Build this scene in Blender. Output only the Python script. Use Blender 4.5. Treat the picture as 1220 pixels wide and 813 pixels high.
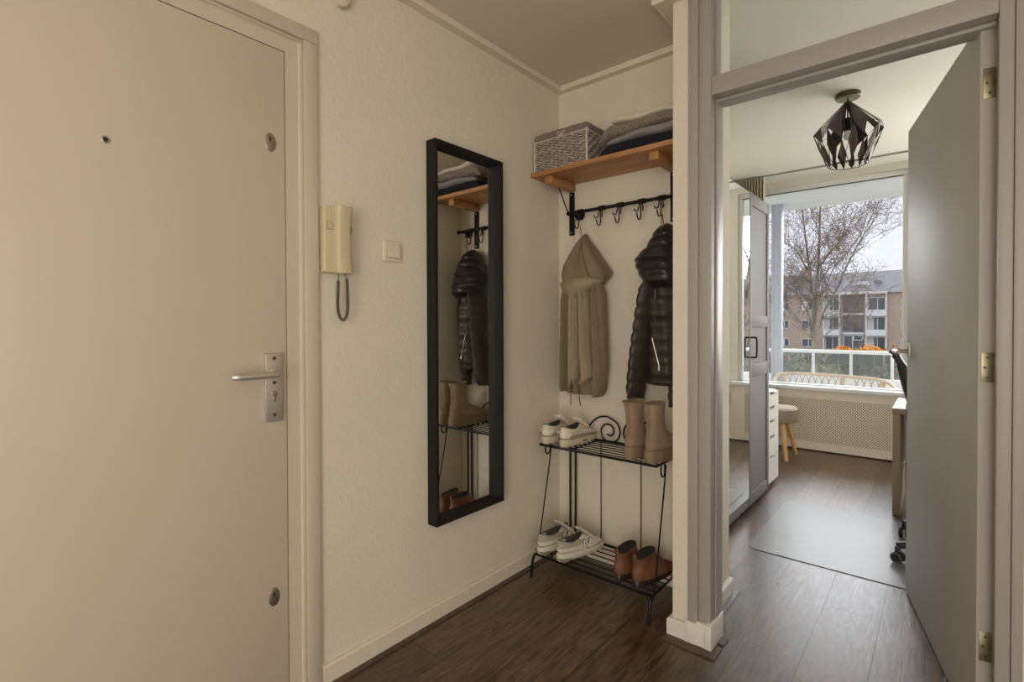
import bpy, bmesh, math, random
from mathutils import Vector, Matrix
PI = math.pi
C = bpy.context.scene.collection
for o in list(bpy.data.objects): bpy.data.objects.remove(o)

# ------------------------------------------------------------------ camera
FPX, CX, CY = 604.84, 609.67, 393.36          # focal length and principal point, 1220x813 frame
YAW, PITCH, ROLL = -0.703965, -0.01141, -0.00295
CAMP = Vector((0, 0, 1.2))
_f = Vector((math.sin(YAW)*math.cos(PITCH), math.cos(YAW)*math.cos(PITCH), math.sin(PITCH)))
_r = Vector((math.cos(YAW), -math.sin(YAW), 0)); _u = _r.cross(_f)
RGT = _r*math.cos(ROLL) + _u*math.sin(ROLL); UPV = -_r*math.sin(ROLL) + _u*math.cos(ROLL)
cam = bpy.data.cameras.new('camera'); co = bpy.data.objects.new('camera', cam); C.objects.link(co)
m = Matrix((RGT, UPV, -_f)).transposed().to_4x4(); m.translation = CAMP; co.matrix_world = m
cam.sensor_width = 36; cam.lens = FPX/1220*36
cam.shift_x = (610-CX)/1220; cam.shift_y = (CY-406.5)/1220; cam.clip_start = 0.02; cam.clip_end = 400
S = bpy.context.scene; S.camera = co
S.view_settings.view_transform = 'Standard'; S.view_settings.look = 'None'
S.view_settings.gamma = 1; S.view_settings.use_curve_mapping = False
S.view_settings.exposure = 0.0

# ------------------------------------------------------------------ sky and lights
W = bpy.data.worlds.new('overcast_sky'); S.world = W; W.use_nodes = True
wn = W.node_tree.nodes; wl = W.node_tree.links
bg = wn['Background']; bg.inputs[1].default_value = 1.45
tc = wn.new('ShaderNodeTexCoord'); nz = wn.new('ShaderNodeTexNoise'); nz.inputs['Scale'].default_value = 2.2
cr = wn.new('ShaderNodeValToRGB')
cr.color_ramp.elements[0].position = .3; cr.color_ramp.elements[0].color = (.66, .68, .78, 1)
cr.color_ramp.elements[1].position = .7; cr.color_ramp.elements[1].color = (.82, .83, .90, 1)
wl.new(tc.outputs['Generated'], nz.inputs['Vector']); wl.new(nz.outputs['Fac'], cr.inputs[0]); wl.new(cr.outputs[0], bg.inputs[0])

def light(name, kind, loc, direction, energy, color, **kw):
    l = bpy.data.lights.new(name, kind); o = bpy.data.objects.new(name, l); C.objects.link(o)
    o.location = loc; l.energy = energy; l.color = color
    o.rotation_euler = Vector(direction).to_track_quat('-Z', 'Y').to_euler()
    for k, v in kw.items(): setattr(l, k, v)
    return o
light('overcast_daylight', 'SUN', (0, 12, 8), (0, -1, -.40), 12.0, (.93, .95, 1.0), angle=1.3)
# fill light added for the bedroom, at an unseen window further right
light('bedroom_fill', 'AREA', (.85, 5.53, 1.6), (-.22, -1, .22), 55, (1.0, .97, .91), shape='RECTANGLE', size=1.25, size_y=1.7)
# fill lights added for the hall: unseen right side, rear and ceiling
light('hall_side_fill', 'AREA', (1.28, -.55, 1.25), (-1, .45, -.02), 11, (1.0, .93, .82), shape='RECTANGLE', size=.9, size_y=1.9)
light('hall_rear_fill', 'AREA', (.45, -1.97, 1.05), (-.10, 1, 0), 40, (1.0, .92, .79), shape='RECTANGLE', size=1.3, size_y=1.9)
light('hall_top_fill', 'AREA', (.35, -1.1, 2.29), (-.1, .6, -1), 8, (1.0, .86, .66), shape='DISK', size=.45)

# ------------------------------------------------------------------ materials
MATS = {}
def mat(name, col, rough=.6, metal=0, var=0, vscale=20, bump=0, bscale=100, col2=None, spec=None, stretch=None, trans=0, sheen=0, detail=4):
    if name in MATS: return MATS[name]
    M = bpy.data.materials.new(name); M.use_nodes = True; MATS[name] = M
    n = M.node_tree.nodes; l = M.node_tree.links; b = n['Principled BSDF']
    b.inputs['Base Color'].default_value = (*col, 1); b.inputs['Roughness'].default_value = rough
    b.inputs['Metallic'].default_value = metal
    if spec is not None: b.inputs['Specular IOR Level'].default_value = spec
    if sheen: b.inputs['Sheen Weight'].default_value = sheen
    t = n.new('ShaderNodeTexCoord'); mp = n.new('ShaderNodeMapping'); l.new(t.outputs['Object'], mp.inputs[0])
    if stretch: mp.inputs['Scale'].default_value = stretch
    if var or col2:
        z = n.new('ShaderNodeTexNoise'); z.inputs['Scale'].default_value = vscale; z.inputs['Detail'].default_value = detail
        l.new(mp.outputs[0], z.inputs['Vector'])
        r = n.new('ShaderNodeValToRGB')
        c2 = col2 or tuple(c*(1-var) for c in col)
        r.color_ramp.elements[0].position = .35; r.color_ramp.elements[0].color = (*c2, 1)
        r.color_ramp.elements[1].position = .65; r.color_ramp.elements[1].color = (*col, 1)
        l.new(z.outputs['Fac'], r.inputs[0]); l.new(r.outputs[0], b.inputs['Base Color'])
    if bump:
        z = n.new('ShaderNodeTexNoise'); z.inputs['Scale'].default_value = bscale; z.inputs['Detail'].default_value = 3
        l.new(mp.outputs[0], z.inputs['Vector'])
        bm_ = n.new('ShaderNodeBump'); bm_.inputs['Strength'].default_value = bump; bm_.inputs['Distance'].default_value = .004
        l.new(z.outputs['Fac'], bm_.inputs['Height']); l.new(bm_.outputs[0], b.inputs['Normal'])
    return M
def glass_mat(name, tint=(1, 1, 1), refl=1.45, rough=0.0, haze=0):
    M = bpy.data.materials.new(name); M.use_nodes = True; MATS[name] = M
    n = M.node_tree.nodes; l = M.node_tree.links; n.remove(n['Principled BSDF']); out = n['Material Output']
    tr = n.new('ShaderNodeBsdfTransparent'); tr.inputs[0].default_value = (*tint, 1)
    gl = n.new('ShaderNodeBsdfGlossy'); gl.inputs['Roughness'].default_value = rough
    fr = n.new('ShaderNodeFresnel'); fr.inputs[0].default_value = refl
    mx = n.new('ShaderNodeMixShader'); l.new(fr.outputs[0], mx.inputs[0]); l.new(tr.outputs[0], mx.inputs[1]); l.new(gl.outputs[0], mx.inputs[2])
    last = mx
    if haze:
        df = n.new('ShaderNodeBsdfDiffuse'); df.inputs[0].default_value = (.6, .62, .63, 1)
        m2 = n.new('ShaderNodeMixShader'); m2.inputs[0].default_value = haze
        l.new(mx.outputs[0], m2.inputs[1]); l.new(df.outputs[0], m2.inputs[2]); last = m2
    l.new(last.outputs[0], out.inputs[0]); return M
def floor_mat():
    M = bpy.data.materials.new('oak_laminate'); M.use_nodes = True
    n = M.node_tree.nodes; l = M.node_tree.links; b = n['Principled BSDF']
    t = n.new('ShaderNodeTexCoord')
    mp = n.new('ShaderNodeMapping'); mp.inputs['Rotation'].default_value = (0, 0, PI/2); mp.inputs['Location'].default_value = (-.56, -.01, 0)
    l.new(t.outputs['Object'], mp.inputs[0])
    def brick(c1, c2, mort, msize):
        k = n.new('ShaderNodeTexBrick'); k.inputs['Scale'].default_value = 1; k.inputs['Brick Width'].default_value = 1.29
        k.inputs['Row Height'].default_value = .195; k.inputs['Mortar Size'].default_value = msize; k.offset = .37; k.inputs['Bias'].default_value = 0
        k.inputs['Mortar Smooth'].default_value = .3
        k.inputs['Color1'].default_value = (*c1, 1); k.inputs['Color2'].default_value = (*c2, 1); k.inputs['Mortar'].default_value = (*mort, 1)
        l.new(mp.outputs[0], k.inputs['Vector']); return k
    bk = brick((0, 0, 0), (1, 1, 1), (0, 0, 0), .0016)
    # long grain running with the boards, warped by a broad noise so that it closes into rings in places
    m2 = n.new('ShaderNodeMapping'); m2.inputs['Scale'].default_value = (9, 1.1, 1); l.new(t.outputs['Object'], m2.inputs[0])
    ofs = n.new('ShaderNodeVectorMath'); ofs.operation = 'MULTIPLY_ADD'; ofs.inputs[1].default_value = (0, 7, 3); l.new(bk.outputs['Color'], ofs.inputs[0]); l.new(m2.outputs[0], ofs.inputs[2])
    nz = n.new('ShaderNodeTexNoise'); nz.inputs['Scale'].default_value = 1.3; nz.inputs['Detail'].default_value = 2; nz.inputs['Distortion'].default_value = .4; l.new(ofs.outputs[0], nz.inputs['Vector'])
    mu = n.new('ShaderNodeMath'); mu.operation = 'MULTIPLY'; mu.inputs[1].default_value = 70; l.new(nz.outputs['Fac'], mu.inputs[0])
    sn = n.new('ShaderNodeMath'); sn.operation = 'SINE'; l.new(mu.outputs[0], sn.inputs[0])
    nf = n.new('ShaderNodeTexNoise'); nf.inputs['Scale'].default_value = 9; nf.inputs['Detail'].default_value = 6; l.new(ofs.outputs[0], nf.inputs['Vector'])
    ad = n.new('ShaderNodeMath'); ad.operation = 'MULTIPLY_ADD'; ad.inputs[1].default_value = .07; l.new(sn.outputs[0], ad.inputs[0]); l.new(nf.outputs['Fac'], ad.inputs[2])
    rp = n.new('ShaderNodeValToRGB'); e = rp.color_ramp.elements
    e[0].position = .3; e[0].color = (.055, .033, .020, 1); e[1].position = .72; e[1].color = (.17, .112, .072, 1)
    l.new(ad.outputs[0], rp.inputs[0])
    bc = brick((.62, .60, .58), (1.25, 1.22, 1.18), (.10, .10, .10), .0022)
    mx = n.new('ShaderNodeMix'); mx.data_type = 'RGBA'; mx.blend_type = 'MULTIPLY'; mx.inputs[0].default_value = 1
    l.new(rp.outputs[0], mx.inputs[6]); l.new(bc.outputs['Color'], mx.inputs[7]); l.new(mx.outputs[2], b.inputs['Base Color'])
    mr = n.new('ShaderNodeMapRange'); mr.inputs[3].default_value = .30; mr.inputs[4].default_value = .44; l.new(ad.outputs[0], mr.inputs[0]); l.new(mr.outputs[0], b.inputs['Roughness'])
    b.inputs['Specular IOR Level'].default_value = .8
    bp = n.new('ShaderNodeBump'); bp.inputs['Strength'].default_value = .35; bp.inputs['Distance'].default_value = .0015
    s2 = n.new('ShaderNodeMath'); s2.operation = 'MULTIPLY_ADD'; s2.inputs[1].default_value = -3; l.new(bk.outputs['Fac'], s2.inputs[0]); l.new(ad.outputs[0], s2.inputs[2])
    l.new(s2.outputs[0], bp.inputs['Height']); l.new(bp.outputs[0], b.inputs['Normal'])
    return M
def wood_mat(name, c1, c2, scale=(1, 12, 12), rough=.5):
    M = bpy.data.materials.new(name); M.use_nodes = True; MATS[name] = M
    n = M.node_tree.nodes; l = M.node_tree.links; b = n['Principled BSDF']; b.inputs['Roughness'].default_value = rough
    t = n.new('ShaderNodeTexCoord'); mp = n.new('ShaderNodeMapping'); mp.inputs['Scale'].default_value = scale; l.new(t.outputs['Object'], mp.inputs[0])
    z = n.new('ShaderNodeTexNoise'); z.inputs['Scale'].default_value = 4; z.inputs['Detail'].default_value = 6; z.inputs['Distortion'].default_value = .8; l.new(mp.outputs[0], z.inputs['Vector'])
    r = n.new('ShaderNodeValToRGB'); r.color_ramp.elements[0].position = .3; r.color_ramp.elements[0].color = (*c2, 1); r.color_ramp.elements[1].position = .65; r.color_ramp.elements[1].color = (*c1, 1)
    l.new(z.outputs['Fac'], r.inputs[0]); l.new(r.outputs[0], b.inputs['Base Color']); return M
def brick_mat():
    M = bpy.data.materials.new('brickwork'); M.use_nodes = True; MATS['brickwork'] = M
    n = M.node_tree.nodes; l = M.node_tree.links; b = n['Principled BSDF']; b.inputs['Roughness'].default_value = .9
    t = n.new('ShaderNodeTexCoord'); mp = n.new('ShaderNodeMapping'); mp.inputs['Rotation'].default_value = (PI/2, 0, 0); l.new(t.outputs['Object'], mp.inputs[0])
    k = n.new('ShaderNodeTexBrick'); k.inputs['Scale'].default_value = 1; k.inputs['Brick Width'].default_value = .3; k.inputs['Row Height'].default_value = .1; k.inputs['Mortar Size'].default_value = .012
    k.inputs['Color1'].default_value = (.60, .42, .31, 1); k.inputs['Color2'].default_value = (.48, .34, .26, 1); k.inputs['Mortar'].default_value = (.62, .56, .50, 1)
    l.new(mp.outputs[0], k.inputs['Vector']); l.new(k.outputs['Color'], b.inputs['Base Color']); return M

PLAS = mat('cream_plaster', (.76, .70, .58), .85, bump=.55, bscale=70, var=.04, vscale=3)
PLASB = mat('bedroom_plaster', (.80, .77, .68), .85, bump=.3, bscale=70)
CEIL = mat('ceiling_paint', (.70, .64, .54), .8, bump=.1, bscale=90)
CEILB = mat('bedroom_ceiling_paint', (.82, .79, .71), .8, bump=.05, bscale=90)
DOORP = mat('cream_door_paint', (.62, .54, .43), .42, bump=.06, bscale=30, var=.03, vscale=2)
TRIMC = mat('cream_trim_paint', (.76, .69, .57), .4)
TRIMW = mat('white_trim_paint', (.76, .74, .70), .38)
TRIMG = mat('grey_frame_paint', (.38, .355, .335), .42)
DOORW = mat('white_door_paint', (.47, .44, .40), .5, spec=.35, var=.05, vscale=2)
FLOOR = floor_mat()
STRIP = mat('dark_floor_trim', (.10, .068, .05), .35, var=.3, vscale=14)
PINE = wood_mat('orange_pine', (.50, .25, .10), (.33, .15, .055))
BLKI = mat('black_iron', (.012, .012, .013), .38, .6)
BLKW = mat('black_frame', (.012, .011, .010), .6, spec=.25)
MIRR = mat('mirror_silver', (.86, .88, .86), .0, 1)
STEEL = mat('brushed_steel', (.66, .63, .58), .38, .8)
DSTEEL = mat('dark_steel', (.12, .11, .10), .45, .8)
BRASS = mat('aged_brass', (.40, .36, .22), .42, .9, var=.3, vscale=40)
NICKEL = mat('old_nickel', (.42, .38, .31), .38, .9)
PLC = mat('yellowed_plastic', (.62, .53, .34), .4)
PLW = mat('cream_plastic', (.74, .67, .53), .38)
GREY = mat('grey_plastic', (.12, .115, .09), .5)
RUB = mat('black_rubber', (.02, .02, .022), .55)
WIND = glass_mat('window_glass', (.97, .98, .98)); RAILG = glass_mat('tinted_rail_glass', (.78, .81, .81), haze=.10)
WHT = mat('white_lacquer', (.82, .82, .80), .35)
GREYD = mat('warm_grey_lacquer', (.23, .224, .22), .6, spec=.2)

# ------------------------------------------------------------------ mesh helpers
def wpos(p):
    v = Vector((0, 0, 0))
    while p: v += p.location; p = p.parent
    return v
class MB:
    def __init__(s): s.bm = bmesh.new()
    def box(s, a, b, bev=0, seg=2, rot=None):
        t = bmesh.new(); bmesh.ops.create_cube(t, size=1)
        d = [abs(b[i]-a[i]) for i in range(3)]; c = [(a[i]+b[i])/2 for i in range(3)]
        bmesh.ops.scale(t, vec=d, verts=t.verts)
        if bev: bmesh.ops.bevel(t, geom=list(t.edges), offset=min(bev, min(d)*.49), segments=seg, affect='EDGES', profile=.5)
        if rot: bmesh.ops.rotate(t, cent=(0, 0, 0), matrix=rot, verts=t.verts)
        bmesh.ops.translate(t, vec=c, verts=t.verts); s.add(t); return s
    def add(s, t):
        me = bpy.data.meshes.new('t'); t.to_mesh(me); t.free(); s.bm.from_mesh(me); bpy.data.meshes.remove(me)
    def loft(s, rings, cap=True, closed=False):
        vs = [[s.bm.verts.new(p) for p in r] for r in rings]; n = len(vs[0])
        R = range(len(vs)) if closed else range(len(vs)-1)
        for i in R:
            a, b = vs[i], vs[(i+1) % len(vs)]
            for j in range(n):
                try: s.bm.faces.new((a[j], a[(j+1) % n], b[(j+1) % n], b[j]))
                except ValueError: pass
        if cap and not closed:
            s.bm.faces.new(vs[0][::-1]); s.bm.faces.new(vs[-1])
        return s
    def tube(s, pts, r, seg=8, closed=False, flat=None):
        pts = [Vector(p) for p in pts]; n = len(pts); rings = []; N = None
        for i, p in enumerate(pts):
            if closed: d = pts[(i+1) % n]-pts[i-1]
            else: d = pts[min(i+1, n-1)]-pts[max(i-1, 0)]
            d.normalize()
            if N is None:
                N = d.orthogonal().normalized()
            else:
                N = (N-d*N.dot(d)); N = N.normalized() if N.length > 1e-6 else d.orthogonal().normalized()
            B = d.cross(N); rr = r[i] if isinstance(r, (list, tuple)) else r
            rings.append([p+(N*math.cos(a)+B*math.sin(a))*rr for a in [2*PI*k/seg for k in range(seg)]])
        return s.loft(rings, closed=closed)
    def lathe(s, prof, c=(0, 0, 0), axis='Z', seg=28):
        rings = []
        for (r, h) in prof:
            r = max(r, 1e-4); ring = []
            for k in range(seg):
                a = 2*PI*k/seg; u, v = r*math.cos(a), r*math.sin(a)
                p = {'Z': (u, v, h), 'X': (h, u, v), 'Y': (v, h, u)}[axis]
                ring.append((p[0]+c[0], p[1]+c[1], p[2]+c[2]))
            rings.append(ring)
        return s.loft(rings)
    def prism(s, poly, d0, d1, axis='Y', bev=0):
        def P(u, v, d): return {'Y': (u, d, v), 'X': (d, u, v), 'Z': (u, v, d)}[axis]
        t = bmesh.new(); a = [t.verts.new(P(u, v, d0)) for u, v in poly]; b = [t.verts.new(P(u, v, d1)) for u, v in poly]
        n = len(poly); t.faces.new(a); t.faces.new(b[::-1])
        for i in range(n): t.faces.new((a[i], b[i], b[(i+1) % n], a[(i+1) % n]))
        if bev: bmesh.ops.bevel(t, geom=list(t.edges), offset=bev, segments=2, affect='EDGES')
        s.add(t); return s
    def xf(s, M): s.bm.transform(M); return s
    def build(s, name, material, parent=None, local=False, smooth=True, sub=0, ang=40):
        if parent is not None and not local: s.bm.transform(Matrix.Translation(-wpos(parent)))
        bmesh.ops.recalc_face_normals(s.bm, faces=s.bm.faces)
        me = bpy.data.meshes.new(name); s.bm.to_mesh(me); s.bm.free()
        me.materials.append(material); o = bpy.data.objects.new(name, me); C.objects.link(o); o.parent = parent
        if smooth:
            me.polygons.foreach_set('use_smooth', [True]*len(me.polygons)); me.set_sharp_from_angle(angle=math.radians(ang))
        if sub:
            md = o.modifiers.new('s', 'SUBSURF'); md.levels = sub; md.render_levels = sub
        return o
def tag(o, label=None, cat=None, group=None, kind=None):
    if label: o['label'] = label
    if cat: o['category'] = cat
    if group: o['group'] = group
    if kind: o['kind'] = kind
    return o
def thing(name, label, cat, loc=(0, 0, 0), rotz=0, group=None):
    o = bpy.data.objects.new(name, None); C.objects.link(o); o.location = loc; o.rotation_euler = (0, 0, rotz); o.empty_display_size = .05
    return tag(o, label, cat, group)
def struct(name, mb, m, parent=None, label=None, **k):
    o = mb.build(name, m, parent, **k)
    if parent is None: o['kind'] = 'structure'
    if label: o['label'] = label
    return o
def at(px, py, y):                      # point on the vertical plane Y=y seen at a photo pixel
    d = _f + RGT*((px-CX)/FPX) - UPV*((py-CY)/FPX); return CAMP + d*((y-CAMP.y)/d.y)
def copy_tree(o, loc, rotz=None):
    c = o.copy(); C.objects.link(c); c.location = loc
    if rotz is not None: c.rotation_euler = (0, 0, rotz)
    def rec(src, dst):
        for ch in list(src.children):
            k = ch.copy(); C.objects.link(k); k.parent = dst; rec(ch, k)
    rec(o, c); return c
def arc(c, r, a0, a1, n, plane='XZ'):
    out = []
    for i in range(n+1):
        a = a0+(a1-a0)*i/n; u, v = r*math.cos(a), r*math.sin(a)
        out.append((c[0]+u, c[1], c[2]+v) if plane == 'XZ' else (c[0], c[1]+u, c[2]+v) if plane == 'YZ' else (c[0]+u, c[1]+v, c[2]))
    return out
def smoothpts(pts, n=6):
    P = [Vector(p) for p in pts]; out = []
    for i in range(len(P)-1):
        p0, p1, p2, p3 = P[max(i-1, 0)], P[i], P[i+1], P[min(i+2, len(P)-1)]
        for k in range(n):
            t = k/n
            out.append(.5*((2*p1)+(p2-p0)*t+(2*p0-5*p1+4*p2-p3)*t*t+(3*p1-p0-3*p2+p3)*t**3))
    out.append(P[-1]); return out

XL, YB = -1.565, 2.237        # left wall, back wall of the coat nook
HC, BC = 2.44, 2.60           # hall and bedroom ceilings
YD = 1.88                     # front of the bedroom door frame
XR, YK = 1.3, -2.0            # far sides of the hall
YW = 5.55                     # window wall
BX0, BX1 = -1.6, 1.6          # bedroom

# ------------------------------------------------------------------ setting
struct('floor', MB().box((BX0-.2, YK-.2, -.1), (BX1+.2, YW+.1, 0)), FLOOR)
w = MB()                      # left wall with the front door opening
w.box((XL-.12, YK, 0), (XL, -.20, HC+.3)).box((XL-.12, .80, 0), (XL, YB+.1, HC+.3)).box((XL-.12, -.20, 2.095), (XL, .80, HC+.3))
struct('wall_left', w, PLAS, smooth=False)
struct('wall_back', MB().box((XL, YB, 0), (-.725, YB+.1, BC)), PLAS, smooth=False)
struct('wall_partition', MB().box((-.789, YD+.004, 0), (-.725, YB, BC)).box((-.728, 2.0, 0), (-.720, 2.335, BC)), PLAS, smooth=False)
struct('wall_door', MB().box((.165, YD, 0), (XR+.35, 1.96, BC)).box((-.789, YD, 2.47), (.165, 2.0, BC)), PLAS, smooth=False)
w = MB().box((XR, YK, 0), (XR+.1, -1.05, HC+.1)).box((XR, -.05, 0), (XR+.1, YD, HC+.1)).box((XR, -1.05, 2.1), (XR+.1, -.05, HC+.1))
struct('wall_right', w, PLAS, smooth=False)
struct('wall_rear', MB().box((XL-.12, YK-.1, 0), (-.25, YK, HC+.1)).box((1.15, YK-.1, 0), (XR+.1, YK, HC+.1)).box((-.25, YK-.1, 2.3), (1.15, YK, HC+.1)), PLAS, smooth=False)
struct('ceiling', MB().box((XL, YK, HC), (XR, YB, HC+.03)).bm and MB().box((XL, YK, HC), (XR, YD, HC+.03)).box((XL, YD, HC), (-.789, YB, HC+.03)), CEIL, smooth=False)
struct('ceiling_bedroom', MB().box((BX0, 1.99, BC), (BX1, YW, BC+.1)), CEILB, smooth=False)
struct('wall_bedroom_left', MB().box((BX0-.1, YB+.1, 0), (BX0, YW, BC)), PLASB, smooth=False)
struct('wall_bedroom_right', MB().box((BX1, 2.04, 0), (BX1+.1, YW, BC)), PLASB, smooth=False)
WX0, WX1, WZ0, WZ1 = -1.55, -.235, .572, 2.54
w = MB().box((BX0-.1, YW, -.1), (WX0, YW+.12, BC+.1)).box((WX1, YW, -.1), (.2, YW+.12, BC+.1)).box((1.5, YW, -.1), (BX1+.1, YW+.12, BC+.1)).box((.2, YW, -.1), (1.5, YW+.12, .7)).box((.2, YW, 2.5), (1.5, YW+.12, BC+.1)).box((WX0, YW, -.1), (WX1, YW+.12, WZ0-.01)).box((WX0, YW, WZ1), (WX1, YW+.12, BC+.1))
struct('wall_window', w, PLASB, smooth=False)

# cornices: a flat strip with a small rounded lip
def cornice(name, path_in, path_out):
    mb = MB(); z0, z1 = 2.418, HC
    prof = [(0, z0), (.8, z0), (.86, z0-.004), (.95, z0-.004), (1, z0+.002), (1, z0+.010), (.93, z1+.003), (0, z1+.003)]
    rings = []
    for a, b in zip(path_in, path_out):
        rings.append([(a[0]+(b[0]-a[0])*t, a[1]+(b[1]-a[1])*t, z) for t, z in prof])
    mb.loft(rings); struct(name, mb, TRIMC, ang=25)
d = .046
cornice('trim_1', [(XL, YK), (XL, YB), (-.789, YB)], [(XL+d, YK), (XL+d, YB-d), (-.789, YB-d)])
cornice('trim_2', [(-.789, YB), (-.789, YD), (XR, YD)], [(-.789-d-.02, YB), (-.789-d-.02, YD-d), (XR, YD-d)])

# skirting boards with a thin dark floor strip
def skirt(name, pts, h=.070, t=.016, strip=True, m=TRIMC):
    mb = MB(); q = []
    for i, p in enumerate(pts): q.append(Vector((p[0], p[1])))
    def offs(d):
        o = []
        for i, p in enumerate(q):
            nn = []
            if i > 0: e = (q[i]-q[i-1]).normalized(); nn.append(Vector((e.y, -e.x)))
            if i < len(q)-1: e = (q[i+1]-q[i]).normalized(); nn.append(Vector((e.y, -e.x)))
            v = nn[0] if len(nn) == 1 else (nn[0]+nn[1])/(1+nn[0].dot(nn[1])); o.append(p+v*d)
        return o
    A, Bq = offs(0), offs(t)
    mb.loft([[(a.x, a.y, 0), (b.x, b.y, 0), (b.x, b.y, h-.006), (b.x+(a.x-b.x)*.35, b.y+(a.y-b.y)*.35, h), (a.x, a.y, h)] for a, b in zip(A, Bq)])
    o = struct(name, mb, m, ang=25)
    if strip:
        D, E_ = offs(t), offs(t+.022)
        s2 = MB().loft([[(a.x, a.y, 0), (b.x, b.y, 0), (b.x, b.y, .005), (a.x, a.y, .008)] for a, b in zip(D, E_)])
        s2.build('floor_strip', STRIP, o, ang=25)['label'] = 'dark wooden strip along the floor'
skirt('baseboard_left', [(XL, .862), (XL, YB)])
skirt('baseboard_back', [(XL+.016, YB), (-.789, YB)], strip=False)
skirt('baseboard_partition', [(-.789, 2.22), (-.789, YD), (-.655, YD)], m=TRIMW)
skirt('baseboard_passage', [(-.720, 2.02), (-.720, 2.335), (-.76, 2.335)], m=TRIMW)
skirt('baseboard_bedroom', [(BX0, 3.95), (BX0, YW)], strip=False, m=TRIMW)

# front door (door_1): flush leaf in a rebated frame
fr = MB()
def portal(mb, ya, yb_, zt, w, x0, x1, bev):      # left post, right post and head without shared faces
    mb.box((x0, ya-w, 0), (x1, ya, zt), bev); mb.box((x0, yb_, 0), (x1, yb_+w, zt), bev); mb.box((x0, ya-w, zt+.0003), (x1, yb_+w, zt+w), bev)
portal(fr, -.157, .7575, 2.052, .044, XL-.06, XL-.003, 0)
portal(fr, -.202, .8018, 2.0965, .010, XL-.02, XL+.006, .002)
portal(fr, -.2125, .8122, 2.107, .045, XL-.02, XL+.014, .003)
struct('trim_3', fr, DOORP)
dm = MB().box((XL-.045, -.155, .004), (XL-.002, .7545, 2.0485), .0012)
door = struct('door_1', dm, DOORP)
door['label'] = 'closed flush cream front door with steel lever handle'
h = MB().box((XL-.002, .684, .905), (XL+.010, .738, 1.113), .002).build('handle_plate', STEEL, door)
h['label'] = 'brushed steel handle plate'
lv = MB().tube(smoothpts([(XL+.008, .712, 1.052), (XL+.035, .712, 1.052), (XL+.052, .704, 1.052), (XL+.056, .685, 1.052), (XL+.056, .63, 1.052), (XL+.054, .592, 1.052), (XL+.046, .580, 1.052)]), .0105, 12)
lv.lathe([(.016, XL+.008), (.016, XL+.014), (.013, XL+.016)], (0, .712, 1.052), 'X', 20)
lv.build('lever', STEEL, h)['label'] = 'brushed steel lever'
for z in (1.098, 1.024, .925):
    MB().lathe([(.0055, XL+.009), (.0055, XL+.0115), (.003, XL+.012)], (0, .711, z), 'X', 14).build('screw', DSTEEL, h)
k = MB().lathe([(.009, XL+.009), (.009, XL+.013), (.006, XL+.014)], (0, .711, .990), 'X', 18).box((XL+.009, .7065, .965), (XL+.013, .7155, .990), .002)
k.build('key_cylinder', NICKEL, h)
for z, nm in ((1.757, 'upper'), (.362, 'lower')):
    r = MB().lathe([(.028, XL-.003), (.028, XL+.0005), (.026, XL+.0015), (.001, XL+.0018)], (0, 0, 0), 'X', 36)
    r.xf(Matrix.Translation((0, .709, z)) @ Matrix.Diagonal((1, .62, 1, 1)))
    c = r.build('lock_rosette', NICKEL, door)
    MB().box((XL, .7045, z+.002), (XL+.0028, .7110, z+.017), .001).build('screw', DSTEEL, c)
p = MB().lathe([(.009, XL-.003), (.009, XL), (.007, XL+.001), (.005, XL+.0005), (.001, XL+.0004)], (0, .309, 1.656), 'X', 24).build('peephole', NICKEL, door)
MB().lathe([(.0055, XL+.0003), (.0054, XL+.0012), (.001, XL+.0016)], (0, .309, 1.656), 'X', 20).build('peephole_lens', RUB, p)

# bedroom door frame with transom light
f = MB()
f.box((-.728, YD-.004, .086), (-.691, 1.998, 2.47), .002).box((-.6905, YD+.004, .094), (-.646, 1.9985, 2.47), .003)
f.box((-.6455, YD+.05, .096), (-.640, 1.998, 2.026), .001)
f.box((.111, YD+.004, 0), (.142, 1.958, 2.47), .003).box((.1425, YD-.004, 0), (.1645, 1.958, 2.47), .002)
f.box((-.6457, YD+.004, 2.030), (.1107, 1.999, 2.098), .003).box((-.6457, YD+.004, 2.43), (.1107, 1.999, 2.47), .003)
f.box((-.6450, YD+.05, 2.018), (.110, 1.998, 2.0297), .002)
f.box((-.6457, YD+.05, 2.11), (-.634, YD+.062, 2.429)).box((.10, YD+.05, 2.11), (.1107, YD+.062, 2.429)).box((-.6457, YD+.05, 2.0985), (.1107, YD+.062, 2.1095))
struct('trim_4', f, TRIMG)
f = MB().box((-.735, YD-.018, 0), (-.692, YD, .085), .003).box((-.694, YD-.012, 0), (-.640, YD+.01, .093), .003).box((-.662, YD-.018, 0), (-.636, 2.0, .095), .003)
struct('trim_5', f, TRIMW)
f = MB().box((-.81, YD-.055, 0), (-.70, YD-.018, .006)).box((-.70, YD-.055, 0), (-.612, YD-.018, .007)).box((-.636, YD-.018, 0), (-.612, YD+.03, .007)).box((-.636, YD+.05, 0), (-.612, YD+.10, .007))
struct('trim_6', f, STRIP)
wtr = struct('window_2', MB().box((-.640, YD+.064, 2.10), (.106, YD+.068, 2.44)), WIND, smooth=False); wtr['label'] = 'glass pane above the bedroom door'

# open bedroom door leaf (door_2)
HX, HY = .0765, 1.948; EX, EY = -.12, 2.85
dd = Vector((EX-HX, EY-HY)); LD = dd.length; ang = math.atan2(dd.y, dd.x)
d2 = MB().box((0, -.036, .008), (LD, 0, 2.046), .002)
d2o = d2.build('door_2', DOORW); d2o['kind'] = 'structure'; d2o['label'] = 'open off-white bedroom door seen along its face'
d2o.location = (HX, HY, 0); d2o.rotation_euler = (0, 0, ang)
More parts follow.
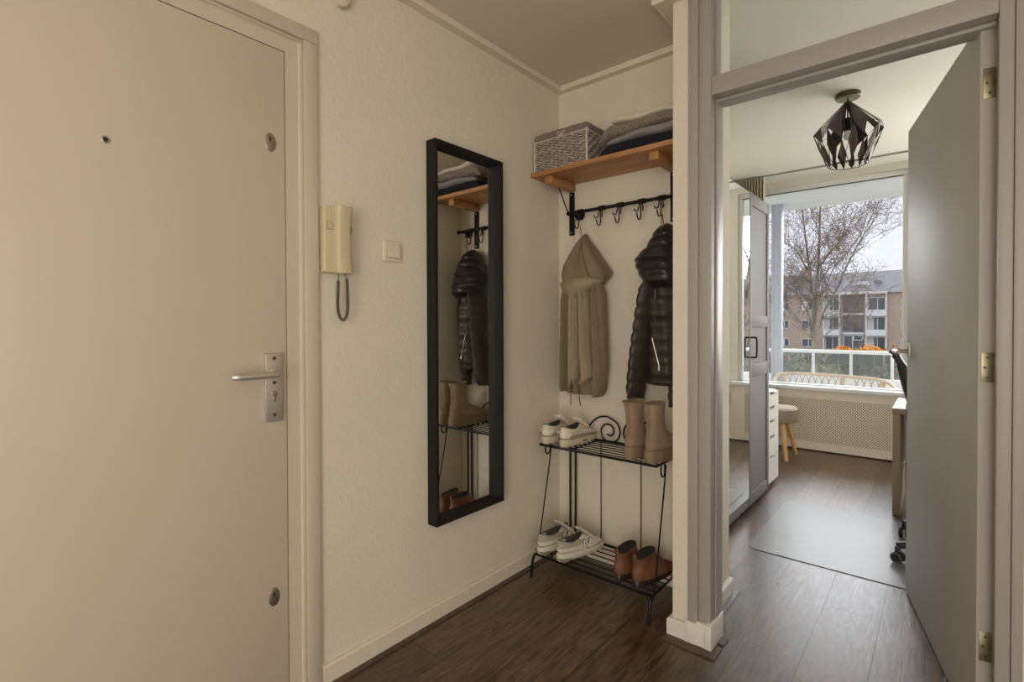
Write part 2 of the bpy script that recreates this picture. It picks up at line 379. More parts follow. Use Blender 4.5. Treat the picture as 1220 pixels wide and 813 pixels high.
# local: x along the leaf from hinge to free edge, +y towards the camera side
def dl(mb, name, m, par=d2o, **k): return mb.build(name, m, par, local=True, **k)
for z in (1.87, 1.074, .284):
    hg = dl(MB().box((-.0025, -.033, z-.042), (.0005, -.006, z+.042), .0006), 'hinge', BRASS)
    t = MB().lathe([(.0055, z-.042), (.0055, z+.042)], (-.003, -.039, 0), 'Z', 12)
    dl(t, 'hinge_pin', BRASS, hg)
    for dz in (-.028, 0, .028): dl(MB().lathe([(.0035, -.0045), (.0035, -.003)], (0, -.02+(.006 if dz == 0 else 0), z+dz), 'X', 10), 'screw', DSTEEL, hg)
zl = 1.078; xl_ = LD-.055
rp = dl(MB().box((xl_-.02, -.002, zl-.032), (xl_+.02, .007, zl+.032), .002), 'handle_plate', NICKEL); rp['label'] = 'dull nickel square handle plate'
dl(MB().lathe([(.011, .005), (.011, .012), (.009, .013), (.009, .055)], (xl_, 0, zl), 'Y', 16).tube(smoothpts([(xl_+.0, .048, zl), (xl_-.01, .056, zl), (xl_-.03, .058, zl), (xl_-.115, .060, zl-.002), (xl_-.125, .056, zl-.003)]), .0095, 12), 'lever', NICKEL, rp)
rp = dl(MB().box((xl_-.02, -.047, zl-.032), (xl_+.02, -.039, zl+.032), .002), 'handle_plate', NICKEL)
dl(MB().lathe([(.009, -.090), (.009, -.045)], (xl_, 0, zl), 'Y', 16).tube([(xl_, -.086, zl), (xl_-.115, -.088, zl)], .0095, 12), 'lever', NICKEL, rp)
dl(MB().box((LD-.0005, -.031, .96), (LD+.0012, -.009, 1.19)), 'lock_plate', STEEL)

# glazed openings added behind the camera, where the hall fill lights stand
g = MB().box((XR-.01, -1.05, 0), (XR+.10, -1.0, 2.1)).box((XR-.01, -.10, 0), (XR+.10, -.05, 2.1)).box((XR-.01, -1.0, 2.05), (XR+.10, -.10, 2.1)).box((XR+.02, -1.0, 0), (XR+.06, -.10, .25))
struct('trim_7', g, TRIMW)
struct('added_window_5', MB().box((-.25, YK-.05, .02), (1.15, YK-.045, 2.3)), WIND, smooth=False)
struct('added_window_3', MB().box((XR+.038, -1.0, .25), (XR+.042, -.10, 2.05)), WIND, smooth=False)

# ------------------------------------------------------------------ bedroom window wall
wf = MB(); y0, y1 = YW+.03, YW+.09
wf.box((WX0, y0, WZ0+.0425), (WX0+.05, y1, WZ1-.0505), .003).box((WX1-.035, y0, WZ0+.0425), (WX1, y1, WZ1-.0505), .003)
wf.box((WX0, y0, WZ0), (WX1, y1, WZ0+.042), .003).box((WX0, y0, WZ1-.05), (WX1, y1, WZ1), .003)
win = struct('window_1', wf, WHT); win['label'] = 'wide white-framed window onto the balcony'
MB().box((WX0+.045, YW+.055, WZ0+.04), (WX1-.03, YW+.06, WZ1-.045)).build('glass_pane', WIND, win, smooth=False)
MB().box((WX0+.04, y0-.002, WZ1-.056), (WX1-.03, y0+.004, WZ1-.049)).build('seal', RUB, win, smooth=False)
struct('added_window_4', MB().box((.2, YW+.08, .7), (1.5, YW+.085, 2.5)), WIND, smooth=False)  # second window, unseen, added to go with the bedroom fill light
sl = MB().box((BX0, 5.425, .572), (BX1, YW+.035, .606), .004)
tag(sl.build('window_sill', mat('white_sill_stone', (.80, .80, .82), .22)), 'long white window sill above the perforated radiator cover', 'window sill')
rc = thing('radiator_cover', 'cream radiator cover with diamond-pierced panel under the window', 'radiator cover', (-.8, 5.46, 0))
b = MB().box((BX0+.02, 5.455, .490), (BX1, 5.475, .572)).box((BX0+.02, 5.455, 0.012), (BX1, 5.475, .085))
b.box((BX0+.02, 5.455, 0.012), (BX0+.12, 5.475, .55)).box((-.335, 5.452, .012), (-.20, 5.477, .56)).box((.9, 5.455, .012), (1.0, 5.475, .55))
b.build('frame', TRIMC, rc)
g = MB(); gx0, gx1, gz0, gz1 = BX0+.11, -.33, .08, .495; st = .0235; wd = .0041; H = gz1-gz0
def clipbar(c, sgn):
    pts = []
    if sgn > 0: xa, xb = c, c+H
    else: xa, xb = c+H, c
    za, zb = gz0, gz1
    if xa == xb: return None
    def cl(xv):
        return za+(zb-za)*(xv-xa)/(xb-xa)
    lo, hi = min(xa, xb), max(xa, xb); l2, h2 = max(lo, gx0), min(hi, gx1)
    if h2-l2 < .004: return None
    return (l2, cl(l2)), (h2, cl(h2))
c = gx0-H
while c < gx1:
    for sg in (1, -1):
        r = clipbar(c, sg)
        if r:
            (xa, za), (xb, zb) = r; n = Vector((zb-za, -(xb-xa))).normalized()*wd; yy = 5.459 if sg > 0 else 5.4595
            q = [(xa+n.x, za+n.y), (xb+n.x, zb+n.y), (xb-n.x, zb-n.y), (xa-n.x, za-n.y)]
            g.prism(q, yy, yy+.003, 'Y')
    c += st
g.build('pierced_panel', TRIMC, rc, smooth=False)['label'] = 'panel pierced with small diamond holes'
tag(MB().box((BX0+.03, 5.490, .03), (-.22, 5.545, .56), .01).build('radiator', mat('grille_shade_black', (.02, .02, .02), .8)), 'radiator coloured black as the shade behind the pierced cover', 'radiator')  # black colour stands in for the shade behind the grille holes
tr = MB().box((BX0, 5.225, BC-.012), (BX1, 5.245, BC)); tag(tr.build('curtain_rail', mat('rail_grey', (.30, .30, .28), .5)), 'slim grey curtain rail along the bedroom ceiling', 'curtain rail')
cu = MB(); n = 120; rings = []
for zi in range(9):
    z = BC-.014-(BC-.10)*zi/8; am = .034+.006*min(1, zi/2); ring = []
    fr_, bk_ = [], []
    for i in range(n+1):
        u = i/n; x = -1.57+.28*u; y = 5.235+am*math.sin(u*2*PI*11+.25*math.sin(zi))*(1-.2*math.sin(u*7))
        fr_.append((x, y-.0015, z)); bk_.append((x, y+.0015, z))
    rings.append(fr_+bk_[::-1])
cu.loft(rings)
tag(cu.build('curtain', mat('cream_curtain', (.66, .58, .45), .9, var=.15, vscale=60)), 'gathered cream curtain hanging behind the wardrobe', 'curtain')

# wardrobe
wd_ = thing('wardrobe', 'grey wardrobe with mirrored door and panelled doors left of the window', 'wardrobe', (-1.24, 3.13, 0))
MB().box((-1.55, 2.36, .06), (-.952, 3.90, 2.025)).box((-1.55, 2.38, 0), (-.99, 3.88, .06)).build('carcass', GREYD, wd_)
FX0, FX1 = -.950, -.930
def wdoor(y0, y1, name, mirror=False):
    f = MB(); s = .048
    za, zb = .035, 2.03
    if mirror:
        f.box((FX0, y0, za), (FX1-.004, y1, zb))
        o = f.build(name, GREYD, wd_); o['label'] = 'mirrored wardrobe door'
        MB().box((FX1-.004, y0+.003, za+.06), (FX1-.001, y1-.003, zb-.004)).build('mirror_glass', MIRR, o, smooth=False)
    else:
        f.box((FX0, y0, za), (FX1-.008, y1, zb))
        f.box((FX1-.008, y0, za), (FX1, y0+s, zb), .002).box((FX1-.008, y1-s, za), (FX1, y1, zb), .002)
        for (a, b_) in ((za, za+.075), (.855, .94), (1.175, 1.25), (zb-.075, zb)): f.box((FX1-.008, y0+s, a), (FX1, y1-s, b_), .003)
        o = f.build(name, GREYD, wd_)
        MB().tube(smoothpts([(FX1-.002, y0+.025, .985), (FX1+.025, y0+.025, .985), (FX1+.034, y0+.025, .998), (FX1+.034, y0+.025, 1.097), (FX1+.025, y0+.025, 1.11), (FX1-.002, y0+.025, 1.11)]), .0055, 10).build('handle', BLKI, o)
    return o
wdoor(2.365, 2.90, 'panelled_door'); wdoor(2.905, 3.418, 'mirror_door', True); wdoor(3.424, 3.888, 'panelled_door')

# drawer unit
du = thing('drawer_unit', 'narrow white five-drawer unit between wardrobe and window', 'drawer unit', (-1.2, 4.08, 0))
MB().box((-1.5, 3.915, .03), (-.972, 4.262, .70), .002).box((-1.46, 3.93, 0), (-1.0, 4.25, .03)).build('carcass', WHT, du)
zz = [.035, .225, .375, .49, .59, .692]
for i in range(5):
    a, b_ = zz[i]+.002, zz[i+1]-.002
    dr = MB().box((-.972, 3.917, a), (-.952, 4.26, b_-.018)).box((-.972, 3.917, b_-.02), (-.952, 4.02, b_)).box((-.972, 4.15, b_-.02), (-.952, 4.26, b_))
    o = dr.build('drawer', WHT, du)
    MB().box((-.975, 4.02, b_-.018), (-.966, 4.15, b_-.001)).build('finger_slot', RUB, o)

# stool
sx, sy = -1.135, 5.05
so = thing('stool', 'round stool with wooden seat rim and three splayed legs by the radiator', 'stool', (sx, sy, 0))
SEAT = mat('worn_seat_wood', (.30, .24, .18), .7, var=.5, vscale=9, stretch=(1, 1, .3))
MB().lathe([(.152, .325), (.160, .33), (.163, .345), (.163, .425), (.160, .432)], (sx, sy, 0)).build('seat', SEAT, so)
MB().lathe([(.158, .431), (.160, .438), (.150, .452), (.09, .460), (.001, .462)], (sx, sy, 0)).build('cushion', mat('taupe_cushion', (.50, .44, .36), .9), so)['label'] = 'taupe padded seat top'
OAK = wood_mat('honey_wood', (.62, .36, .15), (.48, .25, .09), (6, 6, 1))
for a in (-58, 55, 180):
    a = math.radians(a); c_, s_ = math.cos(a), math.sin(a)
    MB().tube([(sx+c_*.10, sy+s_*.10, .33), (sx+c_*.205, sy+s_*.205, 0.003)], [.024, .015], 14).build('leg', OAK, so)

# chair mat
x0, x1, ya, yb = -.80, .62, 2.876, 3.83; r = .10; poly = []
for (cx, cy, a0) in ((x1-r, yb-r, 0), (x0+r, yb-r, 90), (x0+r*.6, ya+r*.6, 180), (x1-r, ya+r, 270)):
    rr = r if a0 != 180 else r*.6
    for i in range(9):
        a = math.radians(a0+90*i/8); poly.append((cx+rr*math.cos(a), cy+rr*math.sin(a)))
MATM = mat('frosted_plastic', (.21, .21, .207), .36, var=.06, vscale=2)
tag(MB().prism(poly, .0005, .0035, 'Z').build('chair_mat', MATM, ang=25), 'milky rounded plastic floor mat under the office chair', 'floor mat')

# desk
DSK = mat('taupe_desk', (.36, .27, .19), .5); DST = mat('sheen_and_panel_white', (.72, .70, .72), .25)  # the desk top's sheen is put into its pale colour
dk = thing('desk', 'taupe desk with top coloured pale for its sheen, mostly hidden behind the open door', 'desk', (.3, 4.17, 0))
MB().box((-.238, 3.945, .632), (.95, 4.50, .668), .002).build('desk_top', DSK, dk)
MB().box((-.236, 3.947, .668), (.948, 4.498, .671)).build('top_surface', DST, dk)['label'] = 'desk surface with its sheen in the pale colour'
MB().box((-.236, 3.95, .001), (-.198, 4.49, .632), .002).build('side_panel', DSK, dk)
MB().box((.91, 3.95, .001), (.948, 4.49, .632), .002).build('side_panel', DSK, dk)
MB().box((-.198, 4.40, .25), (.91, 4.42, .632)).build('back_panel', DST, dk)

# office chair
oc = thing('office_chair', 'black swivel office chair on castors behind the open door', 'office chair', (.105, 3.36, 0))
cx, cy = .105, 3.36
BLP = mat('black_plastic', (.025, .025, .028), .4); BLF = mat('grey_mesh_fabric', (.05, .048, .05), .8)
CRG = mat('castor_grey', (.35, .36, .38), .35, .3)
bs = MB().lathe([(.001, .075), (.035, .075), (.04, .10), (.03, .13), (.001, .13)], (cx, cy, 0))
for i in range(5):
    a = math.radians(143+72*i); c_, s_ = math.cos(a), math.sin(a)
    bs.tube([(cx, cy, .11), (cx+c_*.15, cy+s_*.15, .105), (cx+c_*.33, cy+s_*.33, .088)], [.028, .022, .016], 10)
bs.build('star_base', BLP, oc)
for i in range(5):
    a = math.radians(143+72*i); X, Y = cx+math.cos(a)*.33, cy+math.sin(a)*.33; ra = a+.6
    cs = MB().box((X-.012, Y-.012, .05), (X+.012, Y+.012, .085), .004).build('castor', BLP, oc)
    for sgn in (-1, 1):
        wm = MB().lathe([(.001, sgn*.006), (.024, sgn*.006), (.0265, sgn*.010), (.0265, sgn*.020), (.022, sgn*.024), (.001, sgn*.022)], axis='X', seg=24)
        wm.xf(Matrix.Translation((X, Y, .0305)) @ Matrix.Rotation(ra, 4, 'Z')); wo = wm.build('wheel', BLP, cs); MB().tube([(X+math.cos(ra)*sgn*.0225-math.sin(ra)*.0215*math.cos(q*PI/12), Y+math.sin(ra)*sgn*.0225+math.cos(ra)*.0215*math.cos(q*PI/12), .0305+.0215*math.sin(q*PI/12)) for q in range(24)], .0018, 6, closed=True).build('wheel_rim', CRG, cs)
MB().lathe([(.022, .12), (.022, .30), (.016, .30), (.016, .43)], (cx, cy, 0)).build('gas_column', BLP, oc)
MB().box((cx-.20, cy-.22, .43), (cx+.24, cy+.24, .50), .03, 3).build('seat', BLF, oc)
bk = MB(); rings = []
for i in range(13):
    t = i/12; z = .56+.55*t; hw = .20+.04*math.sin(PI*min(1, t*1.3))*(1) - .10*max(0, t-.72)/.28; ring = []
    for j in range(17): u = j/16*2-1; ring.append((cx+hw*u, cy-.25+.05*(1-u*u)*-1+.03*t+.03, z))
    for j in range(16, -1, -1): u = j/16*2-1; ring.append((cx+hw*u, cy-.275+.05*(1-u*u)*-1+.03*t+.03, z))
    rings.append(ring)
bk.loft(rings); bk.build('backrest', BLF, oc)
MB().tube(smoothpts([(cx, cy-.1, .42), (cx, cy-.28, .44), (cx, cy-.31, .6), (cx, cy-.29, .8)]), .02, 10).build('back_support', BLP, oc)
for sgn in (-1, 1):
    ar = MB().tube(smoothpts([(cx+sgn*.22, cy+.02, .46), (cx+sgn*.205, cy+.02, .52), (cx+sgn*.205, cy+.02, .66)]), .016, 10).box((cx+sgn*.205-.035, cy-.12, .66), (cx+sgn*.205+.035, cy+.14, .69), .012, 3)
    ar.build('armrest', BLP, oc)
MB().tube(smoothpts([(-.225, 3.5, 1.046), (-.20, 3.5, 1.025), (-.17, 3.5, .965), (-.145, 3.48, .86), (-.08, 3.42, .66), (.04, 3.40, .45)]), [.009]*6+[.018]*6+[.024]*19, 10).build('head_bracket', BLP, oc)['label'] = 'curved black arm rising beside the backrest'

# pendant lamp with folded plates
lx, ly = -.449, 3.705
pl = thing('pendant_lamp', 'dark faceted cage lamp hanging from the bedroom ceiling', 'ceiling lamp', (lx, ly, BC))
MB().lathe([(.001, BC-.028), (.062, BC-.028), (.067, BC-.024), (.067, BC-.001)], (lx, ly, 0)).build('canopy', mat('bronze_metal', (.10, .085, .06), .35, .9), pl)
MB().lathe([(.001, BC-.0292), (.064, BC-.0292), (.064, BC-.028)], (lx, ly, 0)).build('canopy_rim', BRASS, pl)['label'] = 'brassy underside of the canopy'
MB().lathe([(.0045, 2.44), (.0045, BC-.028)], (lx, ly, 0), seg=10).build('rod', BLKI, pl)
MB().lathe([(.001, 2.452), (.018, 2.452), (.021, 2.44), (.021, 2.375), (.001, 2.375)], (lx, ly, 0)).build('socket', BLKI, pl)
MB().lathe([(.001, 2.376), (.013, 2.375), (.022, 2.35), (.022, 2.335), (.010, 2.318), (.001, 2.315)], (lx, ly, 0)).build('bulb', mat('frosted_bulb', (.8, .8, .78), .2), pl)
PLT = mat('bronze_plate', (.075, .060, .052), .42, .75)
N = 8; nodesA = [(.016, 2.545)]*N
def nd(k, r, z, off=0): a = 2*PI*(k+off)/N+.3; return Vector((lx+r*math.cos(a), ly+r*math.sin(a), z))
sh = MB()
def plate(*p):
    c = sum(p, Vector())/len(p); n = (p[1]-p[0]).cross(p[2]-p[0]).normalized()*.0009
    sh.loft([[v+n for v in p], [v-n for v in p]])
for k in range(N):
    A, A2 = nd(k, .018, 2.545), nd(k, .018, 2.545, .9)
    M0, M1, Mh = nd(k, .182, 2.37), nd(k+1, .182, 2.37), nd(k, .168, 2.395, .55)
    D = nd(k, .150, 2.30, .5); B0, B1, Bh = nd(k, .105, 2.168), nd(k+1, .105, 2.168), nd(k, .103, 2.168, .5)
    L0 = nd(k, .176, 2.33, .12)
    plate(A, A2, Mh, M0)
    plate(M0, Mh, D)
    plate(M0, nd(k, .14, 2.26, .28), B0, nd(k-1, .150, 2.28, .80))
    plate(D, nd(k, .118, 2.20, .72), Bh, nd(k, .118, 2.20, .36))
sh.build('shade_plates', PLT, pl, smooth=False)
wr = MB()
wr.tube([nd(k, .105, 2.168) for k in range(N)], .0022, 6, closed=True).tube([nd(k, .018, 2.546) for k in range(N)], .003, 6, closed=True)
for k in range(N):
    wr.tube([nd(k, .018, 2.545), nd(k, .182, 2.37), nd(k, .105, 2.168)], .0018, 6).tube([nd(k, .168, 2.395, .55), nd(k+1, .182, 2.37), nd(k, .103, 2.168, .5)], .0018, 6)
wr.build('wire_frame', BLKI, pl)

# ------------------------------------------------------------------ hall wall fittings
# long mirror
mr = thing('wall_mirror', 'tall narrow mirror in a deep black frame beside the coat nook', 'mirror', (XL, 1.52, 1.17))
y0, y1, z0, z1, xf_ = 1.321, 1.722, .401, 1.928, XL+.055; t = .013
f = MB().box((XL+.001, y0, z0), (xf_, y0+t, z1), .001).box((XL+.001, y1-t, z0), (xf_, y1, z1), .001).box((XL+.001, y0+t, z0), (xf_, y1-t, z0+t), .001).box((XL+.001, y0+t, z1-t), (xf_, y1-t, z1), .001)
f.build('frame', BLKW, mr, smooth=False)
MB().box((XL+.004, y0+t, z0+t), (XL+.014, y1-t, z1-t)).build('mirror_glass', MIRR, mr, smooth=False)
# intercom
ic = thing('intercom_phone', 'yellowed plastic door intercom with handset beside the front door', 'intercom', (XL, .93, 1.37))
def rbox(a, b, bev, seg=3): return MB().box(a, b, bev, seg)
X = XL
base = rbox((X+.001, .865, 1.372), (X+.034, .965, 1.590), .006); bo = base.build('base', PLC, ic)
MB().box((X+.033, .876, 1.514), (X+.0365, .895, 1.538), .001).build('button', PLC, bo)
MB().box((X+.0335, .875, 1.513), (X+.0345, .896, 1.539)).build('button_gap', DSTEEL, bo)
hs = MB(); rings = []
for i in range(21):
    t = i/20; z = 1.370+.222*t; e = abs(2*t-1); dep = .052 + .012*(e**3) ; hw = .026+.004*e**4; hw *= (1 if 0 < i < 20 else .9)
    ring = []
    for j in range(20):
        a = 2*PI*j/20; sgn = lambda v, p: math.copysign(abs(v)**p, v)
        ring.append((X+.020+(dep-.020)*.5*(1+sgn(math.cos(a), .55)), .930+hw*sgn(math.sin(a), .55), z))
    rings.append(ring)
hs.loft(rings); hso = hs.build('handset', PLC, ic)
MB().box((X+.030, .950, 1.506), (X+.036, .964, 1.530), .001).build('side_button', GREY, bo)
cd = MB(); pts = []
path = smoothpts([(X+.03, .916, 1.372), (X+.03, .917, 1.345), (X+.03, .914, 1.26), (X+.032, .920, 1.225), (X+.034, .931, 1.216), (X+.036, .942, 1.227), (X+.038, .946, 1.26), (X+.038, .944, 1.35), (X+.034, .936, 1.372)], 5)
# coiled part as a helix around that path
import itertools
L = [0]
for a, b_ in zip(path, path[1:]): L.append(L[-1]+(b_-a).length)
T = L[-1]; turns = 66; hx = []
for i in range(turns*8+1):
    s = T*(.08+.86*i/(turns*8)); k_ = max(j for j in range(len(L)) if L[j] <= s); k_ = min(k_, len(path)-2)
    u = (s-L[k_])/(L[k_+1]-L[k_]); p = path[k_].lerp(path[k_+1], u); d_ = (path[k_+1]-path[k_]).normalized()
    n1 = Vector((1, 0, 0)); n2 = d_.cross(n1).normalized(); a = 2*PI*i/8
    hx.append(p+(n1*math.cos(a)+n2*math.sin(a))*.0042)
cd.tube(hx, .0019, 5).tube([p for p in path[:8]], .0018, 6).tube(path[-8:], .0018, 6)
cd.build('coiled_cord', GREY, ic)['label'] = 'grey coiled cord'
# light switch
ls = thing('light_switch', 'square cream light switch between intercom and mirror', 'light switch', (XL, 1.151, 1.43))
a0, a1, b0, b1 = 1.110, 1.192, 1.432, 1.508
MB().box((XL+.001, a0, b0), (XL+.010, a1, b1), .004, 3).build('cover_frame', PLW, ls)
MB().box((XL+.009, a0+.014, b0+.012), (XL+.0115, a1-.010, b1-.012), .001).build('inner_frame', mat('darker_beige', (.55, .48, .36), .5), ls)  # inner frame in a darker beige than the cover
MB().prism([(XL+.011, b0+.015), (XL+.019, b0+.015), (XL+.013, b1-.014), (XL+.011, b1-.014)], a0+.020, a1-.013, 'Y', .0008).build('rocker', PLW, ls)
# door chime
tag(MB().lathe([(.001, XL+.030), (.030, XL+.029), (.038, XL+.024), (.040, XL+.012), (.040, XL+.001)], (0, .938, 2.31), 'X', 36).build('door_chime', PLW), 'round cream door chime high on the wall above the intercom', 'door chime')
# glowing hall lamp, added behind the viewpoint as fill
hl = thing('added_hall_lamp', 'round white ceiling lamp added in the hall, out of view', 'ceiling lamp', (.35, -1.1, HC))
MB().lathe([(.10, HC-.03), (.11, HC-.02), (.11, HC-.001)], (.35, -1.1, 0)).build('base', WHT, hl)
GLB = bpy.data.materials.new('lit_opal'); GLB.use_nodes = True
GLB.node_tree.nodes['Principled BSDF'].inputs['Emission Color'].default_value = (1, .85, .65, 1); GLB.node_tree.nodes['Principled BSDF'].inputs['Emission Strength'].default_value = 2
MB().lathe([(.20, HC-.03), (.20, HC-.05), (.17, HC-.10), (.10, HC-.125), (.001, HC-.13)], (.35, -1.1, 0)).build('shade', GLB, hl)

# ------------------------------------------------------------------ shelf, brackets, coat rail
SZ0, SZ1, SY0 = 1.926, 1.948, 1.988
tag(MB().box((XL+.002, SY0, SZ0), (-.7905, YB-.10, SZ1), .002).box((XL+.002, YB-.1015, SZ0), (-.7905, YB-.002, SZ1), .002).build('wall_shelf', PINE), 'orange pine board shelf across the nook above the coats', 'shelf')
def bracket(xc, label, strut=True):
    b = thing('shelf_bracket', label, 'bracket', (xc, YB, 1.66), group='brackets under the pine shelf')
    MB().box((xc-.014, YB-.013, 1.662), (xc+.014, YB-.002, 1.885), .001).build('wall_bar', BLKI, b)
    MB().box((xc-.021, 2.02, 1.889), (xc+.021, YB-.004, SZ0), .003).build('wooden_arm', PINE, b)['label'] = 'pine support arm'
    if strut: MB().tube(smoothpts([(xc, YB-.014, 1.752), (xc-.003, YB-.05, 1.79), (xc-.003, YB-.10, 1.86), (xc, YB-.13, 1.889)]), .0035, 8).build('strut', BLKI, b)
    for z in (1.675, 1.872): MB().lathe([(.0045, YB-.015), (.0045, YB-.013)], (xc, 0, z), 'Y', 10).build('screw', STEEL, b)
    return b
bracket(-1.478, 'black bracket with pine arm at the left end of the shelf'); bracket(-.93, 'black bracket with pine arm near the right end of the shelf', False)
ry, rz = 2.165, 1.762
rl = thing('coat_rail', 'black iron rail with hooks below the pine shelf', 'coat rail', (-1.15, YB, rz))
MB().tube([(-1.452, ry, rz), (-.845, ry, rz)], .0085, 12).build('rod', BLKI, rl)
for xx in (-1.43, -.865):
    q = MB().lathe([(.001, YB-.016), (.026, YB-.016), (.028, YB-.010), (.028, YB-.002)], (xx, 0, rz), 'Y', 24).lathe([(.008, ry), (.008, YB-.012)], (xx, 0, rz), 'Y', 12)
    q.build('wall_mount', BLKI, rl)
for xx in (-1.457, -.84): MB().lathe([(.001, xx-.008), (.010, xx-.006), (.012, xx), (.010, xx+.006), (.001, xx+.008)], (0, ry, rz), 'X', 16).build('end_knob', BLKI, rl)
hookx = [at(p, 270, ry).x for p in (691, 717, 739, 765, 789)]
def hook_mesh(par, xc):
    MB().lathe([(.0095, xc-.016), (.0125, xc-.016), (.0125, xc+.016), (.0095, xc+.016), (.0095, xc-.016)], (0, ry, rz), 'X', 16).build('ring', BLKI, par)
    MB().tube(smoothpts([(xc, ry-.010, rz+.006), (xc, ry-.013, rz-.03), (xc, ry-.013, rz-.070), (xc, ry-.020, rz-.084), (xc-.002, ry-.034, rz-.086), (xc-.003, ry-.044, rz-.072), (xc-.003, ry-.046, rz-.060)]), .0032, 8).build('long_prong', BLKI, par)
    for s in (-1, 1):
        MB().tube(smoothpts([(xc+s*.007, ry-.010, rz), (xc+s*.010, ry-.014, rz-.030), (xc+s*.012, ry-.020, rz-.045), (xc+s*.018, ry-.030, rz-.048), (xc+s*.022, ry-.037, rz-.038)]), .0028, 8).build('short_prong', BLKI, par)
hlab = ['black triple hook from which the khaki jacket hangs', 'empty black triple hook nearest the khaki jacket', 'empty black triple hook in the middle of the rail', 'empty black triple hook nearest the puffer jacket', 'black triple hook holding the dark puffer jacket']
hk0 = thing('coat_hook', hlab[0], 'hook', (hookx[0], ry, rz), group='triple hooks on the coat rail'); hook_mesh(hk0, hookx[0])
for i in range(1, 5):
    c = copy_tree(hk0, (hookx[i], ry, rz)); c['label'] = hlab[i]

# ------------------------------------------------------------------ basket and folded woollens
bx0, bx1, by0, by1, bz0, bz1 = -1.545, -1.245, 2.0, 2.17, SZ1, 2.098
bt = thing('wicker_basket', 'grey wicker basket with brown-grey cloth lining on the shelf', 'basket', ((bx0+bx1)/2, 2.085, SZ1))
WICK = mat('grey_wicker', (.56, .50, .42), .8, var=.35, vscale=60); WICKL = mat('light_wicker', (.62, .57, .50), .8)
def bpath(inset, n=20):
    pts = []; x0_, x1_, y0_, y1_ = bx0+inset, bx1-inset, by0+inset, by1-inset
    cor = [(x0_, y0_), (x1_, y0_), (x1_, y1_), (x0_, y1_)]; ks = [n, int(n*.56), n, int(n*.56)]
    for c in range(4):
        a, b_ = cor[c], cor[(c+1) % 4]
        for i in range(ks[c]): t = i/ks[c]; pts.append((a[0]+(b_[0]-a[0])*t, a[1]+(b_[1]-a[1])*t, c))
    return pts
wv = MB(); rows = 15; P0 = bpath(.0, 26)
for r in range(rows):
    z = bz0+.006+(bz1-bz0-.014)*r/(rows-1); fl = .010*(1-r/rows)
    pts = []
    for i, (x, y, c) in enumerate(P0):
        s = .0034*(1 if ((i+r)//2+r) % 2 else -1)
        nx, ny = [(0, -1), (1, 0), (0, 1), (-1, 0)][c]
        cxm, cym = (bx0+bx1)/2, (by0+by1)/2; sc = 1-fl*1.2
        pts.append((cxm+(x-cxm)*sc+nx*s, cym+(y-cym)*sc+ny*s, z+random.Random(r*99+i).uniform(-.0012, .0012)))
    wv.tube(pts, .0034+.0004*math.sin(r*5.1), 5, closed=True)
wv.build('woven_sides', WICK, bt)
stk = MB()
for i, (x, y, c) in enumerate(P0):
    if i % 2 == 0: stk.tube([(x, y, bz0+.001), (x, y, bz1)], .0026, 5)
stk.build('stakes', mat('wicker_gap_shade', (.20, .17, .14), .8), bt)  # stakes coloured dark to read as shade in the weave gaps
for (x, y) in ((bx0, by0), (bx1, by0), (bx1, by1), (bx0, by1)): MB().tube([(x, y, bz0+.001), (x, y, bz1)], .0048, 8).build('corner_post', WICKL, bt)
rim = MB()
for ph in (0, PI):
    q = bpath(-.001, 60); rim.tube([(x, y, bz1-.002+.0026*math.sin(i*.9+ph)) for i, (x, y, c) in enumerate(q)], .0032, 5, closed=True)
rim.build('braided_rim', WICKL, bt)
MB().box((bx0+.008, by0+.008, bz0+.001), (bx1-.008, by1-.008, bz0+.006)).build('bottom', WICK, bt)
LIN = mat('brown_grey_cloth', (.22, .18, .155), .95, bump=.3, bscale=300, var=.15, vscale=30)
ln = MB()
def rr(ins, z, wob=0, seed=0):
    out = []; x0_, x1_, y0_, y1_ = bx0+ins, bx1-ins, by0+ins, by1-ins; r_ = .018
    for (cx_, cy_, a0) in ((x1_-r_, y1_-r_, 0), (x0_+r_, y1_-r_, 90), (x0_+r_, y0_+r_, 180), (x1_-r_, y0_+r_, 270)):
        for i in range(8):
            a = math.radians(a0+90*i/7); out.append((cx_+r_*math.cos(a), cy_+r_*math.sin(a)))
    res = []; n = len(out); M_ = 96
    # resample evenly
    Ls = [0]
    for i in range(n): Ls.append(Ls[-1]+math.dist(out[i], out[(i+1) % n]))
    for k in range(M_):
        s = Ls[-1]*k/M_; i = max(j for j in range(n) if Ls[j] <= s); u = (s-Ls[i])/(Ls[i+1]-Ls[i]+1e-9)
        p = (out[i][0]+(out[(i+1) % n][0]-out[i][0])*u, out[i][1]+(out[(i+1) % n][1]-out[i][1])*u)
        res.append((p[0], p[1], z+wob*math.sin(k*.7+seed)+wob*.6*math.sin(k*1.9+seed)))
    return res
ln.loft([rr(.014, bz0+.01), rr(.012, bz1-.02), rr(-.004, bz1-.002, .0004), rr(-.007, bz1+.008, .0006), rr(-.006, bz1+.024, .0012), rr(.004, bz1+.032, .0015, 1), rr(.03, bz1+.030, .0018, 2), rr(.07, bz1+.022, .002, 3)])
ln.build('cloth_lining', LIN, bt)
bw = MB(); bxc = (bx0+bx1)/2+.015; by = by0-.011
for s in (-1, 1):
    bw.tube(smoothpts([(bxc, by, bz1+.002), (bxc+s*.012, by-.003, bz1+.014), (bxc+s*.022, by-.003, bz1+.008), (bxc+s*.012, by-.002, bz1-.001), (bxc, by, bz1+.002)]), .0022, 6)
    bw.tube(smoothpts([(bxc, by, bz1+.002), (bxc+s*.006, by-.004, bz1-.012), (bxc+s*.012, by-.004, bz1-.022)]), .0022, 6)
bw.build('tie_bow', WICKL, bt)['label'] = 'pale tie ribbon at the front'

